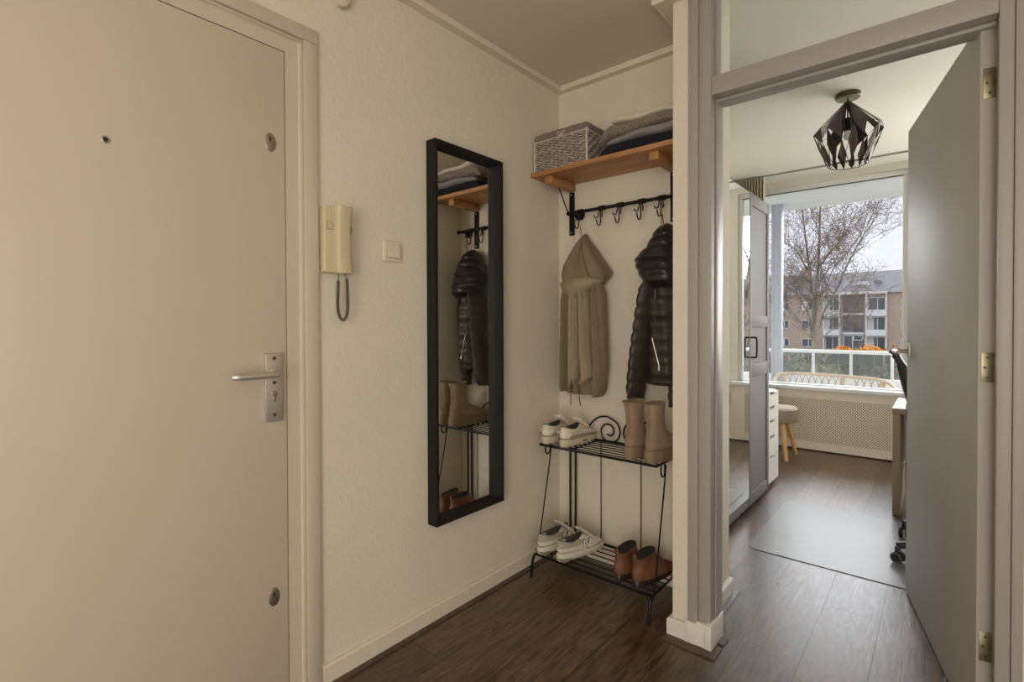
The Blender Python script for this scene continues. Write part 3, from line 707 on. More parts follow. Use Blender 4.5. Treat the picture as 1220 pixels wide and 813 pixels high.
def folded(name, label, m, z_l, z_r, h_l, h_r, x0, x1, y0, y1, droop=0, rib=0, seed=1, cat='folded clothing'):
    mb = MB(); rings = []; n = 26; rnd = random.Random(seed); ph = rnd.uniform(0, 6)
    for i in range(n+1):
        t = i/n; x = x0+(x1-x0)*t; e = min(1, t/.10, (1-t)/.06+.55); e = math.sqrt(max(.04, e))
        zb = z_l+(z_r-z_l)*t+.004*math.sin(3.1*PI*t+ph)*(1 if z_l > SZ1+.01 else 0) - droop*max(0, 1-t/.15)
        h = (h_l+(h_r-h_l)*t)*e+.003*math.sin(5*t+ph)
        ring = []; m_ = 28
        for j in range(m_):
            a = 2*PI*j/m_; c_, s_ = math.cos(a), math.sin(a)
            yy = (y0+y1)/2+(y1-y0)/2*math.copysign(abs(c_)**.35, c_); z = zb+h/2+h/2*math.copysign(abs(s_)**.6, s_)
            if z_l <= SZ1+.01: z = max(z, SZ1+.0008)
            ring.append((x, yy+.002*math.sin(9*t+ph+a), z+rib*math.sin(i*PI)*1))
        rings.append(ring)
    mb.loft(rings)
    return tag(mb.build(name, m), label, cat, group='folded woollens stacked on the shelf')
def knit(name, c1, c2, s): return mat(name, c1, .95, col2=c2, vscale=s, bump=.9, bscale=s, sheen=.3)
def rib_mat(name, c1, c2, freq):
    M = bpy.data.materials.new(name); M.use_nodes = True; n = M.node_tree.nodes; l = M.node_tree.links; b = n['Principled BSDF']; b.inputs['Roughness'].default_value = .95
    t = n.new('ShaderNodeTexCoord'); sx_ = n.new('ShaderNodeSeparateXYZ'); l.new(t.outputs['Object'], sx_.inputs[0])
    mu = n.new('ShaderNodeMath'); mu.operation = 'MULTIPLY'; mu.inputs[1].default_value = freq; l.new(sx_.outputs[0], mu.inputs[0])
    sn = n.new('ShaderNodeMath'); sn.operation = 'SINE'; l.new(mu.outputs[0], sn.inputs[0])
    r = n.new('ShaderNodeValToRGB'); r.color_ramp.elements[0].position = .25; r.color_ramp.elements[0].color = (*c2, 1); r.color_ramp.elements[1].position = .8; r.color_ramp.elements[1].color = (*c1, 1)
    ma = n.new('ShaderNodeMapRange'); ma.inputs[1].default_value = -1; l.new(sn.outputs[0], ma.inputs[0]); l.new(ma.outputs[0], r.inputs[0]); l.new(r.outputs[0], b.inputs['Base Color'])
    bp = n.new('ShaderNodeBump'); bp.inputs['Distance'].default_value = .004; l.new(sn.outputs[0], bp.inputs['Height']); l.new(bp.outputs[0], b.inputs['Normal']); return M
NAVY = rib_mat('navy_rib_knit', (.020, .028, .045), (.006, .008, .014), 900)
folded('folded_sweater', 'dark navy ribbed sweater at the bottom of the folded stack', NAVY, SZ1, SZ1, .050, .050, -1.182, -.80, 1.998, 2.21, seed=2, cat='sweater')
folded('folded_sweater', 'lilac-grey knitted sweater folded just above the navy one', knit('lilac_knit', (.29, .26, .265), (.23, .205, .21), 220), SZ1+.0505, SZ1+.0515, .030, .037, -1.145, -.80, 2.0, 2.21, seed=5, cat='sweater')
folded('folded_blanket', 'mottled brown-grey wool blanket folded under the cream one', knit('tweed_wool', (.30, .245, .19), (.12, .095, .075), 160), SZ1+.082, SZ1+.090, .054, .034, -1.183, -.80, 2.0, 2.21, droop=.028, seed=4, cat='blanket')
folded('folded_blanket', 'thin cream cloth folded on top of the stack', knit('cream_cloth', (.68, .60, .48), (.62, .54, .43), 90), SZ1+.137, SZ1+.1245, .030, .030, -1.125, -.80, 2.005, 2.2, seed=8, cat='blanket')

# ------------------------------------------------------------------ clothing
def garment(rows, yb, depth, fold=.004, k=5, n=40, ph=0, power=.6, quilt=None):
    """rows: (px_left, px_right, py[, depth factor]) traced at depth plane yb-depth*.5, turned into closed horizontal sections"""
    mb = MB(); rings = []; pts = []
    for r in rows:
        L_, R_ = at(r[0], r[2], yb-depth*.5), at(r[1], r[2], yb-depth*.5)
        pts.append((L_.x, R_.x, (L_.z+R_.z)/2, r[3] if len(r) > 3 else 1))
    fine = []
    for i in range(len(pts)-1):
        st_ = max(2, int(abs(pts[i+1][2]-pts[i][2])/.009))
        P_ = [Vector(pts[j][:3]+()) for j in (max(i-1, 0), i, i+1, min(i+2, len(pts)-1))]; D_ = [pts[j][3] for j in (i, i+1)]
        for s in range(st_):
            t = s/st_; p0, p1, p2, p3 = P_
            v = p1.lerp(p2, t)
            fine.append((v.x, v.y, v.z, D_[0]+(D_[1]-D_[0])*t))
    fine.append(pts[-1])
    ztop = fine[0][2]
    for (xl, xr, z, df) in fine:
        q = 0
        if quilt:
            c = ((ztop-z) % quilt)/quilt; q = math.sin(PI*c)**.5
        ring = []; w = xr-xl; dep = depth*df*(1+.16*(q-.6) if quilt else 1); ex = .006*(q-.5) if quilt else 0
        for j in range(n):
            u = j/(n-1); s = math.sin(PI*min(max(u, .0), 1))
            y = yb-dep*(s**power) - fold*math.cos(2*PI*k*u+ph+z*6)*s
            ring.append((xl-ex+(w+2*ex)*u, y, z))
        for j in range(n-1, -1, -6):
            u = j/(n-1); ring.append((xl-ex+(w+2*ex)*u, yb+.0015+.006*math.sin(PI*u), z))
        rings.append(ring)
    mb.loft(rings); return mb
KH = mat('khaki_cotton', (.235, .190, .120), .9, var=.14, vscale=30, bump=.25, bscale=60, stretch=(1, 1, .4))
KHL = mat('light_khaki_cotton', (.34, .285, .185), .9, var=.10, vscale=30, bump=.2, bscale=60, stretch=(1, 1, .4))
kj = thing('hooded_jacket', 'khaki hooded cotton jacket hanging on the left end of the rail', 'jacket', (at(693, 350, 2.15).x, 2.15, .84))
garment([(674, 712, 338), (669, 717, 350), (668.5, 718, 380), (668.5, 719, 410), (668.5, 720, 437), (669, 718, 462), (671, 715.5, 469)], 2.195, .080, .012, 5).build('body', KH, kj)
garment([(672, 680, 342), (668, 678, 356), (667.5, 677, 390), (667.2, 676, 430), (667.8, 674.5, 462), (670, 673.5, 466)], 2.15, .055, .006, 3, 30).build('sleeve', KH, kj)
garment([(706, 714, 338), (703, 718.5, 352), (703, 719.5, 380), (704, 720.5, 410), (704.5, 721, 440), (705, 717, 468), (706, 714, 473)], 2.155, .060, .006, 3, 36).build('sleeve', KH, kj)
garment([(680, 688, 338), (676, 687.3, 360), (675, 687.2, 400), (674.5, 687.8, 435), (675, 686.5, 450), (678, 681, 462)], 2.125, .038, .006, 2.5, 32).build('front_panel', KHL, kj)['label'] = 'lighter khaki front edge'
garment([(688, 696, 338), (688.5, 699, 360), (688.8, 700, 400), (688.8, 702, 430), (689.5, 705, 449), (689.5, 696, 457), (689.5, 692, 465)], 2.125, .042, .006, 2.5, 32, ph=1).build('front_panel', KHL, kj)['label'] = 'lighter khaki front edge'
garment([(691.6, 693.6, 278, .2), (688, 696.5, 285, .4), (682, 704.5, 296, .7), (674.5, 715.5, 313, .95), (672, 724, 325.5, 1.0), (673, 722, 331, 1.0), (675, 713.5, 339, .9), (676, 705, 347, .6)], 2.195, .100, .006, 2.5, 44).build('hood', KH, kj)
garment([(690.8, 693.2, 280, .3), (684.5, 693.5, 290, .7), (676, 692.5, 304, .9), (669, 691.5, 317, 1), (666.8, 690.5, 328, 1), (668, 689, 338, .8)], 2.150, .068, .004, 1.5, 36, ph=2).build('hood_flap', KH, kj)
garment([(692.8, 694.5, 281, .3), (693, 699, 292, .7), (693.5, 706, 306, .9), (695, 714, 319, 1), (697, 719, 328, .9), (700, 716, 334, .6)], 2.130, .045, .004, 1.5, 36, ph=.5).build('hood_flap', KH, kj)
garment([(669, 713, 331.5, .7), (663.2, 715, 336, .9), (664.5, 709, 341, 1), (667.5, 698, 348, .9), (672, 690, 353, .7), (678, 685, 355.5, .4)], 2.13, .062, .002, 1.5, 36).build('hood_brim', KHL, kj)['label'] = 'turned-out lighter lining of the hood'
for (a, b_, c_) in ((680.5, 680, 483), (689.7, 691.5, 484)):
    p0, p1, p2 = at(a, 452, 2.085), at(a-.3, 466, 2.085), at(b_, c_, 2.085)
    s_ = MB().tube(smoothpts([p0, p1, p2], 5), .0024, 7); s_.tube([at(a-.1, 458, 2.085), at(a-.2, 465, 2.085)], .0058, 8)
    s_.build('drawstring', mat('dark_cord', (.09, .075, .055), .8), kj)
lp = at(692.6, 278, 2.14)
MB().tube(smoothpts([(lp.x-.004, 2.14, lp.z-.010), (lp.x-.004, 2.134, lp.z+.004), (lp.x, 2.132, 1.682), (lp.x+.004, 2.134, lp.z+.004), (lp.x+.004, 2.14, lp.z-.010)]), .0016, 6).build('hanging_loop', KH, kj)

PUF = mat('dark_brown_nylon', (.048, .037, .027), .5, var=.25, vscale=8, bump=.35, bscale=45, spec=.6)
PUF2 = mat('purple_black_nylon', (.020, .015, .017), .38, bump=.35, bscale=40, spec=.6)
pj_ = thing('puffer_jacket', 'dark quilted puffer jacket with hood hanging at the right end of the rail', 'jacket', (-.95, 2.15, .85))
garment([(768, 812, 338, .8), (767, 816, 360, 1), (767, 818, 400, 1), (766, 818, 440, 1), (765, 818, 455, .95), (766, 817, 459, .8)], 2.20, .105, .004, 3, 44, quilt=.052).build('body', PUF, pj_)
garment([(766, 779, 333, .7), (759, 779, 345, 1), (755, 775.5, 372, 1), (751, 771.5, 400, 1), (747.5, 767, 430, 1), (744.5, 764, 460, .95), (744.5, 762.5, 474, .85), (746, 761, 478.5, .6)], 2.155, .088, .002, 2, 28, quilt=.058).build('sleeve', PUF, pj_)
garment([(806, 817, 335, .7), (806, 819.5, 360, 1), (801, 817, 400, 1), (797, 814, 440, 1), (794.5, 810, 470, .95), (795, 808, 485, .8)], 2.185, .060, .002, 2, 24, quilt=.044).build('sleeve', PUF, pj_)
garment([(788.5, 792, 264.5, .25), (781, 797.5, 269, .5), (773, 806, 278, .8), (767.5, 812, 290, 1), (763, 815, 300, 1)], 2.20, .12, .004, 2, 44, quilt=.06).build('hood', PUF2, pj_)
garment([(770, 803, 289, .6), (757, 812, 298, .9), (751.2, 814, 307, 1), (753, 816, 316, 1.05), (757, 817, 326, 1.05), (762.5, 817, 335, 1), (772, 815, 342, .7)], 2.165, .110, .003, 2, 44, ph=.8, quilt=.038).build('hood_collar', PUF2, pj_)
garment([(778, 782, 345, .5), (778.5, 781, 380, .5), (777, 780, 405, .5)], 2.105, .012, 0, 1, 12).build('front_placket', PUF2, pj_)
z0_, z1_ = at(776.8, 403, 2.091), at(785.5, 438, 2.091)
MB().tube([z0_, z1_], .0022, 8).build('pocket_zip', STEEL, pj_)['label'] = 'silver pocket zip'
MB().box((z1_.x-.004, 2.085, z1_.z-.014), (z1_.x+.004, 2.090, z1_.z+.002), .001).build('zip_pull', STEEL, pj_)
lp = at(789.8, 265, 2.14)
MB().tube(smoothpts([(lp.x-.004, 2.14, lp.z-.010), (lp.x-.004, 2.134, lp.z+.004), (lp.x, 2.132, 1.682), (lp.x+.004, 2.134, lp.z+.004), (lp.x+.004, 2.14, lp.z-.010)]), .0016, 6).build('hanging_loop', PUF2, pj_)

# ------------------------------------------------------------------ shoe rack
rk = thing('shoe_rack', 'black wrought-iron two-tier shoe rack in the nook', 'shoe rack', (-1.175, 2.05, 0))
RX0, RX1 = -1.47, -.88; T1, T2 = .108, .622
def tier(z, y0, y1, name):
    mb = MB().tube([(RX0, y0, z), (RX1, y0, z), (RX1, y1, z), (RX0, y1, z)], .0062, 8, closed=True)
    k = 7
    for i in range(1, k): y = y0+(y1-y0)*i/k; mb.tube([(RX0, y, z), (RX1, y, z)], .0030, 6)
    for xx in (RX0+.16, RX1-.16): mb.tube([(xx, y0, z-.005), (xx, y1, z-.005)], .0034, 6)
    return mb.build(name, BLKI, rk)
tier(T1, 1.90, 2.20, 'lower_tier'); tier(T2, 1.94, 2.20, 'upper_tier')
for xx, s in ((RX0, 1), (RX1, -1)):
    MB().tube(smoothpts([(xx, 1.90, T1), (xx, 1.885, T1-.012), (xx, 1.875, T1-.04), (xx, 1.868, .006)], 6), .0065, 8).build('front_leg', BLKI, rk)
    for q in (0, .032):
        MB().tube([(xx+s*q, 2.198, .004), (xx+s*q, 2.198, T2)], .0058, 8).build('rear_post', BLKI, rk)
    # side brace with curls
    MB().tube(smoothpts([(xx, 1.915, T1+.004), (xx, 1.93, T1+.05), (xx, 2.01, .50), (xx, 2.03, T2-.012)], 6), .0034, 8).build('side_brace', BLKI, rk)
    MB().tube(smoothpts([(xx, 1.985, T2-.004), (xx, 1.982, T2-.035), (xx, 1.995, T2-.055), (xx, 2.015, T2-.050), (xx, 2.020, T2-.025), (xx, 2.018, T2-.004)], 6), .0036, 8).build('side_curl', BLKI, rk)
    MB().tube(smoothpts([(xx, 2.12, T1+.004), (xx, 2.115, T1+.045), (xx, 2.14, T1+.075), (xx, 2.17, T1+.055), (xx, 2.175, T1+.004)], 6), .0036, 8).build('side_curl', BLKI, rk)
for xx in (-1.289, -1.175, -1.075):
    if xx == -1.175: continue
    MB().tube([(xx, 2.199, T1), (xx, 2.199, T2)], .0026, 8).build('back_wire', BLKI, rk)
xc = (RX0+RX1)/2
for s in (-1, 1):
    # scroll: from the outer end of the back rail up over an arch and inward into a spiral
    pts = [(xc+s*.225, 2.20, T2), (xc+s*.205, 2.20, T2+.030), (xc+s*.165, 2.20, T2+.085), (xc+s*.125, 2.20, T2+.115), (xc+s*.085, 2.20, T2+.122)]
    pts += [(xc+s*(.078-.0), 2.20, T2+.122)]
    cxs, czs = xc+s*.070, T2+.050
    r0 = .070
    for i in range(1, 22):
        a = math.radians(80-i*27); r_ = max(.012, .068*(1-.78*(i/21))); 
        if i < 5: r_ = .066-.002*i
        pts.append((cxs-s*math.cos(a)*r_*-1*(-1), 2.20, czs+math.sin(a)*r_))
    MB().tube(smoothpts(pts, 4), .0042, 8).build('back_scroll', BLKI, rk)

# ------------------------------------------------------------------ shoes; local: heel at y=0, toe towards +y
def fring(zb, zf, yb, yf, wh, wb, n=44, dip=0, p=.85, skew=0, toe=.86):
    out = []
    for i in range(n):
        a = 2*PI*i/n; c_, s_ = math.cos(a), math.sin(a)
        yy = (yb+yf)/2-(yf-yb)/2*math.copysign(abs(c_)**p, c_); u = (yy-yb)/(yf-yb); u = min(max(u, 0), 1)
        e = u*u*(3-2*u); hw = wh+(wb-wh)*e
        hw *= math.copysign(abs(s_)**p, s_)*(1-(1-toe)*max(0, (u-.7)/.3)**1.5)
        z = zb+(zf-zb)*u - dip*math.sin(PI*u)
        out.append((hw+skew*u*u*.02, yy, z))
    return out
def shoe_base(name, label, cat, x, y, z, rot, group):
    return thing(name, label, cat, (x, y, z), rot, group)
def bl(mb, n, m, p, **k): return mb.build(n, m, p, local=True, **k)
def sneaker(t, L, solem, upm, heelm, side, style):
    s = .001
    sl_ = MB().loft([fring(s, .012, .006, L-.012, .031, .043, skew=side), fring(s+.006, .014, -.002, L, .036, .047, skew=side), fring(.032, .030, -.004, L+.002, .037, .048, skew=side), fring(.038, .034, 0, L-.004, .034, .045, skew=side)])
    bl(sl_, 'sole', solem, t, ang=50)
    up = MB().loft([fring(.034, .030, .003, L-.006, .033, .0435, skew=side), fring(.048, .046, .000, L-.010, .034, .043, skew=side, toe=.80), fring(.062, .058, -.002, L-.028, .033, .038, skew=side, toe=.7),
                    fring(.074, .068, .000, L-.060, .031, .033, skew=side, toe=.6), fring(.086, .080, .004, L-.092, .029, .028, skew=side*.6, dip=.004), fring(.094, .090, .006, L-.118, .027, .025, skew=side*.4, dip=.012), fring(.096, .096, .010, L-.128, .024, .022, dip=.016),
                    ])
    # remove top cap and add lining going down
    u = bl(up, 'upper', upm, t, sub=1)
    li = MB().loft([fring(.0985, .0985, .0085, L-.127, .0255, .0235, dip=.017), fring(.0965, .0965, .013, L-.132, .021, .019, dip=.017), fring(.093, .093, .015, L-.134, .019, .017, dip=.016), fring(.086, .086, .017, L-.137, .017, .015, dip=.012)])
    bl(li, 'lining', mat('dark_lining', (.05, .05, .055), .9), t)
    hl_ = MB(); kk = 14 if style else 9; rings = []
    lv_ = ((.062, .001, .0345, .041, .066), (.074, .000, .0325, .0345, .074), (.086, .0035, .0305, .029, .085), (.0965, .008, .0275, .0245, .094)) if style else ((.046, .000, .0355, .045, .044), (.058, -.001, .0350, .041, .056), (.070, .000, .0338, .036, .066))
    for (zb, yb0, wh, wb, zf) in lv_:
        o_ = fring(zb, zf, yb0-.0015, L-.012-(zb-.04)*2.2, wh+.0012, wb, dip=(.014 if zb > .09 else .006 if zb > .08 else 0), skew=side*.5)
        idx = [i % 44 for i in range(-kk, kk+1)]
        o_ = [o_[i] for i in idx]; rings.append(o_+[(x*.95, y+.002, z) for x, y, z in o_[::-1]])
    hl_.loft(rings)
    bl(hl_, 'heel_counter', heelm, t)
    tg = MB().loft([[(w*math.sin(a), yy, zz_+.004*math.cos(a)) for a in [2*PI*k/14 for k in range(14)]] for (w, yy, zz_) in ((.017, L-.075, .074), (.018, L-.10, .088), (.019, L-.125, .101), (.018, L-.136, .112), (.013, L-.140, .118))])
    bl(tg, 'tongue', heelm if style else upm, t)
    lc = MB()
    for i in range(5):
        y = L-.080-.014*i; z = .078+.0095*i; w = .020
        lc.tube(smoothpts([(-w-.004, y+.004, z-.007), (-w*.6, y, z+.003), (0, y-.004, z+.007), (w*.6, y, z+.003), (w+.004, y+.004, z-.007)], 4), .0028, 6)
    zt = .112; yt = L-.132
    for sg in (-1, 1):
        lc.tube(smoothpts([(0, yt, zt), (sg*.014, yt-.010, zt+.010), (sg*.027, yt-.006, zt+.006), (sg*.026, yt+.006, zt-.006), (sg*.006, yt+.002, zt-.001)], 5), .0026, 6)
        lc.tube(smoothpts([(0, yt, zt), (sg*.016, yt+.016, zt-.006), (sg*.028, yt+.034, zt-.022), (sg*.036, yt+.050, zt-.036)], 5), .0026, 6)
    bl(lc, 'laces', mat('lace_white', (.74, .68, .56), .85), t)
    return t
WL = mat('white_leather', (.74, .69, .60), .45, bump=.05, bscale=80); WLY = mat('ivory_leather', (.72, .65, .50), .5)
GYS = mat('grey_suede', (.40, .38, .31), .9, bump=.2, bscale=300); SOLW = mat('off_white_rubber', (.66, .61, .52), .6); SOLY = mat('cream_rubber', (.62, .54, .40), .6)
GUM = mat('grey_gum', (.36, .32, .24), .7); BAND = mat('greige_mesh', (.36, .32, .25), .8)
def upper_sneaker(x, label, side, rot):
    t = shoe_base('sneaker', label, 'sneaker', x, 1.925, T2+.0065, rot, 'cream chunky sneakers on the upper tier')
    sneaker(t, .265, SOLY, WLY, WL, side, 0)
    # wavy greige band above the sole and a dark lozenge on the sole
    b = MB()
    for sg in (-1, 1):
        b.tube(smoothpts([(sg*.035, .018, .046), (sg*.0375, .06, .050), (sg*.043, .11, .048), (sg*.046, .16, .046), (sg*.044, .21, .042)], 5), .0055, 8)
    bl(b, 'side_band', BAND, t)
    for sg in (-1, 1): bl(MB().box((sg*.0465-.0025, .115, .018), (sg*.0465+.0025, .150, .025), .0015), 'sole_mark', mat('dark_mark', (.12, .11, .09), .6), t)
    ov = MB()
    for sg in (-1, 1):
        ov.prism([(sg*.0385, .058), (sg*.0375, .078)], 0, 0.001) if False else None
        ov.tube(smoothpts([(sg*.036, .022, .064), (sg*.037, .05, .068), (sg*.041, .10, .060), (sg*.043, .15, .058)], 4), .0045, 8)
        ov.lathe([(.001, sg*.0345), (.009, sg*.0355), (.009, sg*.038), (.001, sg*.0385)], (0, .030, .062), 'X', 16)
    bl(ov, 'overlay', WL, t)['label'] = 'whiter leather overlay'
upper_sneaker(-1.437, 'cream chunky sneaker nearest the left wall, upper tier', -1, .05)
upper_sneaker(-1.334, 'cream chunky sneaker, right one of the pair on the upper tier', 1, .02)
def nb(x, label, side, rot):
    t = shoe_base('sneaker', label, 'sneaker', x, 1.888, T1+.0065, rot, 'white sneakers with grey heels on the lower tier')
    sneaker(t, .280, SOLW, WL, GYS, side, 1)
    hb = MB().loft([fring(.0, .010, .010, .075, .030, .036, p=.6), fring(.018, .012, -.0065, .078, .0385, .040, p=.6), fring(.019, .012, .002, .076, .034, .036, p=.6)])
    bl(hb, 'heel_base', GUM, t)['label'] = 'grey-brown rubber heel base'
    # outlined letter N on each side
    for sg in (-1, 1):
        d_ = MB(); w_ = MB()
        def P(u, v, off): # u along the shoe, v up
            yy = .128+u; hw = .0375-.0001+.006*(yy-.118)/.05-.20*max(0, v-.055)
            return Vector((sg*(hw+off), yy, v))
        str_ = [[(-.002, .040), (.004, .080)], [(.004, .080), (.032, .043)], [(.032, .043), (.040, .082)]]
        for a, b_ in str_:
            pa, pb = P(a[0], a[1], .0030), P(b_[0], b_[1], .0030); d_.tube([pa, pb], .0060, 6)
            pa, pb = P(a[0], a[1], .0056), P(b_[0], b_[1], .0056); w_.tube([pa, pb], .0044, 6)
        n_ = bl(d_, 'letter_outline', mat('dark_mark', (.12, .11, .09), .6), t); bl(w_, 'letter_n', WL, t)
nb(-1.440, 'white sneaker with grey heel nearest the left wall, lower tier', -1, -.10)
nb(-1.330, 'white sneaker with grey heel and N mark, right one on the lower tier', 1, -.18)

TAN = mat('taupe_suede', (.33, .235, .15), .9, var=.22, vscale=16, bump=.9, bscale=28, sheen=.2); TANS = mat('tan_rubber', (.25, .17, .105), .7)
def tall_boot(x, label, side, rot, flare):
    t = shoe_base('boot', label, 'boot', x, 1.935, T2+.0065, rot, 'tan suede ankle boots on the upper tier')
    L = .275
    s_ = MB().loft([fring(.001, .001, -.002, L-.004, .039, .046, skew=side), fring(.02, .018, -.006, L, .041, .049, skew=side), fring(.054, .040, -.004, L, .040, .048, skew=side), fring(.056, .043, .002, L-.006, .036, .044, skew=side)])
    bl(s_, 'sole', TANS, t, ang=50)
    R = [fring(.053, .041, .002, L-.007, .0355, .0435, skew=side), fring(.072, .060, .000, L-.010, .036, .043, skew=side, toe=.8), fring(.090, .074, .002, L-.030, .0365, .039, skew=side, toe=.7), fring(.106, .090, .006, L-.070, .036, .035, skew=side),
         fring(.122, .108, .012, L-.115, .033, .031, skew=side*.5), fring(.142, .134, .016, L-.145, .030, .030), fring(.152, .148, .013, L-.150, .032, .031), fring(.165, .163, .017, L-.160, .0295, .030), fring(.178, .176, .013, L-.160, .031, .031), fring(.205, .205, .012, L-.162, .031, .031), fring(.235, .235, .008, L-.158, .033+flare*.3, .033), fring(.258, .262, .004-flare*.3, L-.155, .034+flare, .034)]
    Rin = [fring(.258, .262, .007-flare*.3, L-.158, .031+flare, .031), fring(.235, .235, .012, L-.162, .029+flare*.3, .029), fring(.17, .17, .022, L-.166, .025, .025), fring(.10, .10, .025, L-.165, .023, .023)]
    sh_ = bl(MB().loft(R+Rin), 'shaft', TAN, t)
    for v in sh_.data.vertices: v.co.z = .050+(v.co.z-.050)*.92
    bl(MB().loft([fring(.0585, .0475, .000, L-.005, .0375, .0455, skew=side), fring(.0605, .0495, .000, L-.005, .0375, .0455, skew=side)]), 'welt', TANS, t)
    z_ = MB().tube([(0, .0005, .085), (0, .010, .12), (0, .012, .155), (0, .008, .20), (0, .003-flare*.3, .240)], .0020, 6)
    bl(z_, 'heel_seam', TANS, t)
tall_boot(-1.008, 'tan suede boot, left of the pair with leaning flared shaft', -1, -.04, .012)
tall_boot(-.916, 'tan suede boot, right of the pair on the upper tier', 1, -.06, .002)
BRN = mat('rust_leather', (.23, .100, .045), .6, col2=(.12, .050, .026), vscale=14, bump=.1, bscale=60); BRNS = mat('dark_brown_sole', (.035, .018, .014), .35)
def low_boot(x, label, side, rot):
    t = shoe_base('ankle_boot', label, 'ankle boot', x, 1.905, T1+.0065, rot, 'rust leather ankle boots on the lower tier')
    L = .27
    s_ = MB().loft([fring(.001, .001, .000, L-.006, .034, .041, skew=side), fring(.028, .012, -.002, L, .037, .044, skew=side), fring(.032, .016, .002, L-.004, .034, .041, skew=side)])
    bl(s_, 'sole', BRNS, t, ang=50)
    R = [fring(.029, .015, .001, L-.005, .036, .0415, skew=side), fring(.050, .034, -.006, L-.010, .0395, .041, skew=side, toe=.8), fring(.074, .050, -.003, L-.035, .0375, .037, skew=side, toe=.7), fring(.094, .074, .003, L-.080, .033, .033, skew=side),
         fring(.115, .112, .006, L-.120, .0325, .032), fring(.134, .146, .003, L-.128, .0335, .033, dip=.006), fring(.137, .150, .003, L-.129, .0335, .033, dip=.006)]
    Rin = [fring(.139, .149, .008, L-.125, .028, .028, dip=.018), fring(.12, .12, .012, L-.13, .027, .026), fring(.07, .07, .014, L-.13, .025, .025)]
    bl(MB().loft(R), 'upper', BRN, t)
    bl(MB().loft([fring(.1378, .1508, .0055, L-.1315, .031, .0305, dip=.006), fring(.1365, .1490, .010, L-.136, .027, .027, dip=.006), fring(.130, .140, .014, L-.139, .024, .024, dip=.006)]), 'lining', mat('black_lining', (.015, .013, .012), .9), t)
    for o_ in t.children:
        if o_.name.split('.')[0] in ('upper', 'lining'):
            for v in o_.data.vertices: v.co.z = .029+(v.co.z-.029)*.84
    tb = MB().box((-.007, .0, .112), (.007, .004, .136), .0015); bl(tb, 'pull_tab', BRN, t)
low_boot(-1.040, 'rust leather ankle boot, left of the pair on the lower tier', -1, -.04)
low_boot(-.958, 'rust leather ankle boot, right of the pair beside the rack leg', 1, -.10)

# ------------------------------------------------------------------ balcony
BALC = mat('balcony_white', (.82, .82, .80), .8); BCON = mat('balcony_concrete', (.45, .44, .42), .9)
struct('trim_8', MB().box((-6, 5.67, 2.56), (5, 6.86, 2.78)), BALC, smooth=False, label='white underside of the balcony above')
struct('trim_9', MB().box((-6, 5.67, -.35), (5, 7.0, -.12)), BCON, smooth=False, label='balcony floor slab')
cl = MB().box((-1.475, 6.38, -.12), (-1.403, 6.50, 2.56), .004).box((-1.506, 6.38, -.12), (-1.4755, 6.42, 2.56), .002)
tag(cl.build('balcony_post', mat('blue_grey_shade', (.42, .45, .48), .5)), 'steel post at the left of the balcony, coloured blue-grey as in shade', 'post')  # backlit shade is put into the post's blue-grey colour
RY = 6.9
rg = thing('balcony_railing', 'white balcony railing with tinted glass panels', 'railing', (-.8, RY, -.12))
RW = mat('rail_white', (.84, .84, .84), .45)
MB().box((-2.8, RY-.03, .850), (2.4, RY+.03, .888), .004).build('top_rail', RW, rg)
MB().box((-2.8, RY-.03, -.12), (2.4, RY+.03, .578), .002).build('parapet', RW, rg)
for i in range(-4, 9):
    x = -1.168+.375*i
    if x > 2.35: break
    MB().box((x-.014, RY-.018, .578), (x+.014, RY+.018, .850), .002).build('post', RW, rg)
    MB().box((x+.016, RY-.004, .580), (x+.359, RY+.004, .848)).build('glass_panel', RAILG, rg, smooth=False)['label'] = 'grey tinted glass panel'
# planter and its plants
PX0, PX1 = -1.00, -.50
pt = thing('planter_box', 'grey planter box hooked outside the balcony railing', 'planter', ((PX0+PX1)/2, 7.03, .70))
MB().prism([(6.955, .72), (7.09, .72), (7.11, .845), (6.94, .845)], PX0, PX1, 'X', .003).build('trough', mat('planter_grey', (.30, .30, .30), .6), pt)
for xx in (PX0+.08, PX1-.08): MB().tube([(xx, 6.93, .70), (xx, 6.93, .86), (xx, 6.9, .895), (xx, 6.86, .893), (xx, 6.86, .86)], .003, 6).build('hanger', RW, pt)
def clump(name, label, xc, w, hgt, cols, seed, n=260, zc=.86, yc=7.03):
    r_ = random.Random(seed); t = thing(name, label, 'plant', (xc, yc, zc-.03), group='autumn plants in the planter box')
    for cname, colr, cnt in cols:
        mb = MB()
        for i in range(cnt):
            a = r_.uniform(0, 2*PI); rad = r_.random()**.6*w; zt = hgt*(1-(rad/w)**2*.7)*r_.uniform(.3, 1)*(1.25 if r_.random() < .12 else 1)*(.8+.3*math.sin(a*3+seed))
            p = Vector((xc+rad*math.cos(a), yc+rad*math.sin(a)*.4, zc+zt)); s = r_.uniform(.007, .014)
            d1 = Vector((r_.uniform(-1, 1), r_.uniform(-1, 1), r_.uniform(-.6, 1))).normalized(); d2_ = d1.orthogonal().normalized()
            vs = [mb.bm.verts.new(p+d1*s*1.6), mb.bm.verts.new(p+d2_*s*.7), mb.bm.verts.new(p-d1*s*1.2), mb.bm.verts.new(p-d2_*s*.7)]; mb.bm.faces.new(vs)
            if i % 4 == 0: mb.tube([(xc+rad*.3*math.cos(a), yc, zc-.02), p], .0012, 4)
        mb.build('foliage', mat(cname, colr, .7), t, smooth=False)
clump('potted_plant', 'orange autumn plant, left in the railing planter', -.885, .11, .075, [('orange_leaf', (.85, .33, .03), 300), ('gold_leaf', (.80, .50, .10), 160)], 3)
clump('potted_plant', 'green-grey trailing plant in the middle of the planter', -.765, .05, .05, [('sage_leaf', (.35, .40, .22), 120)], 5)
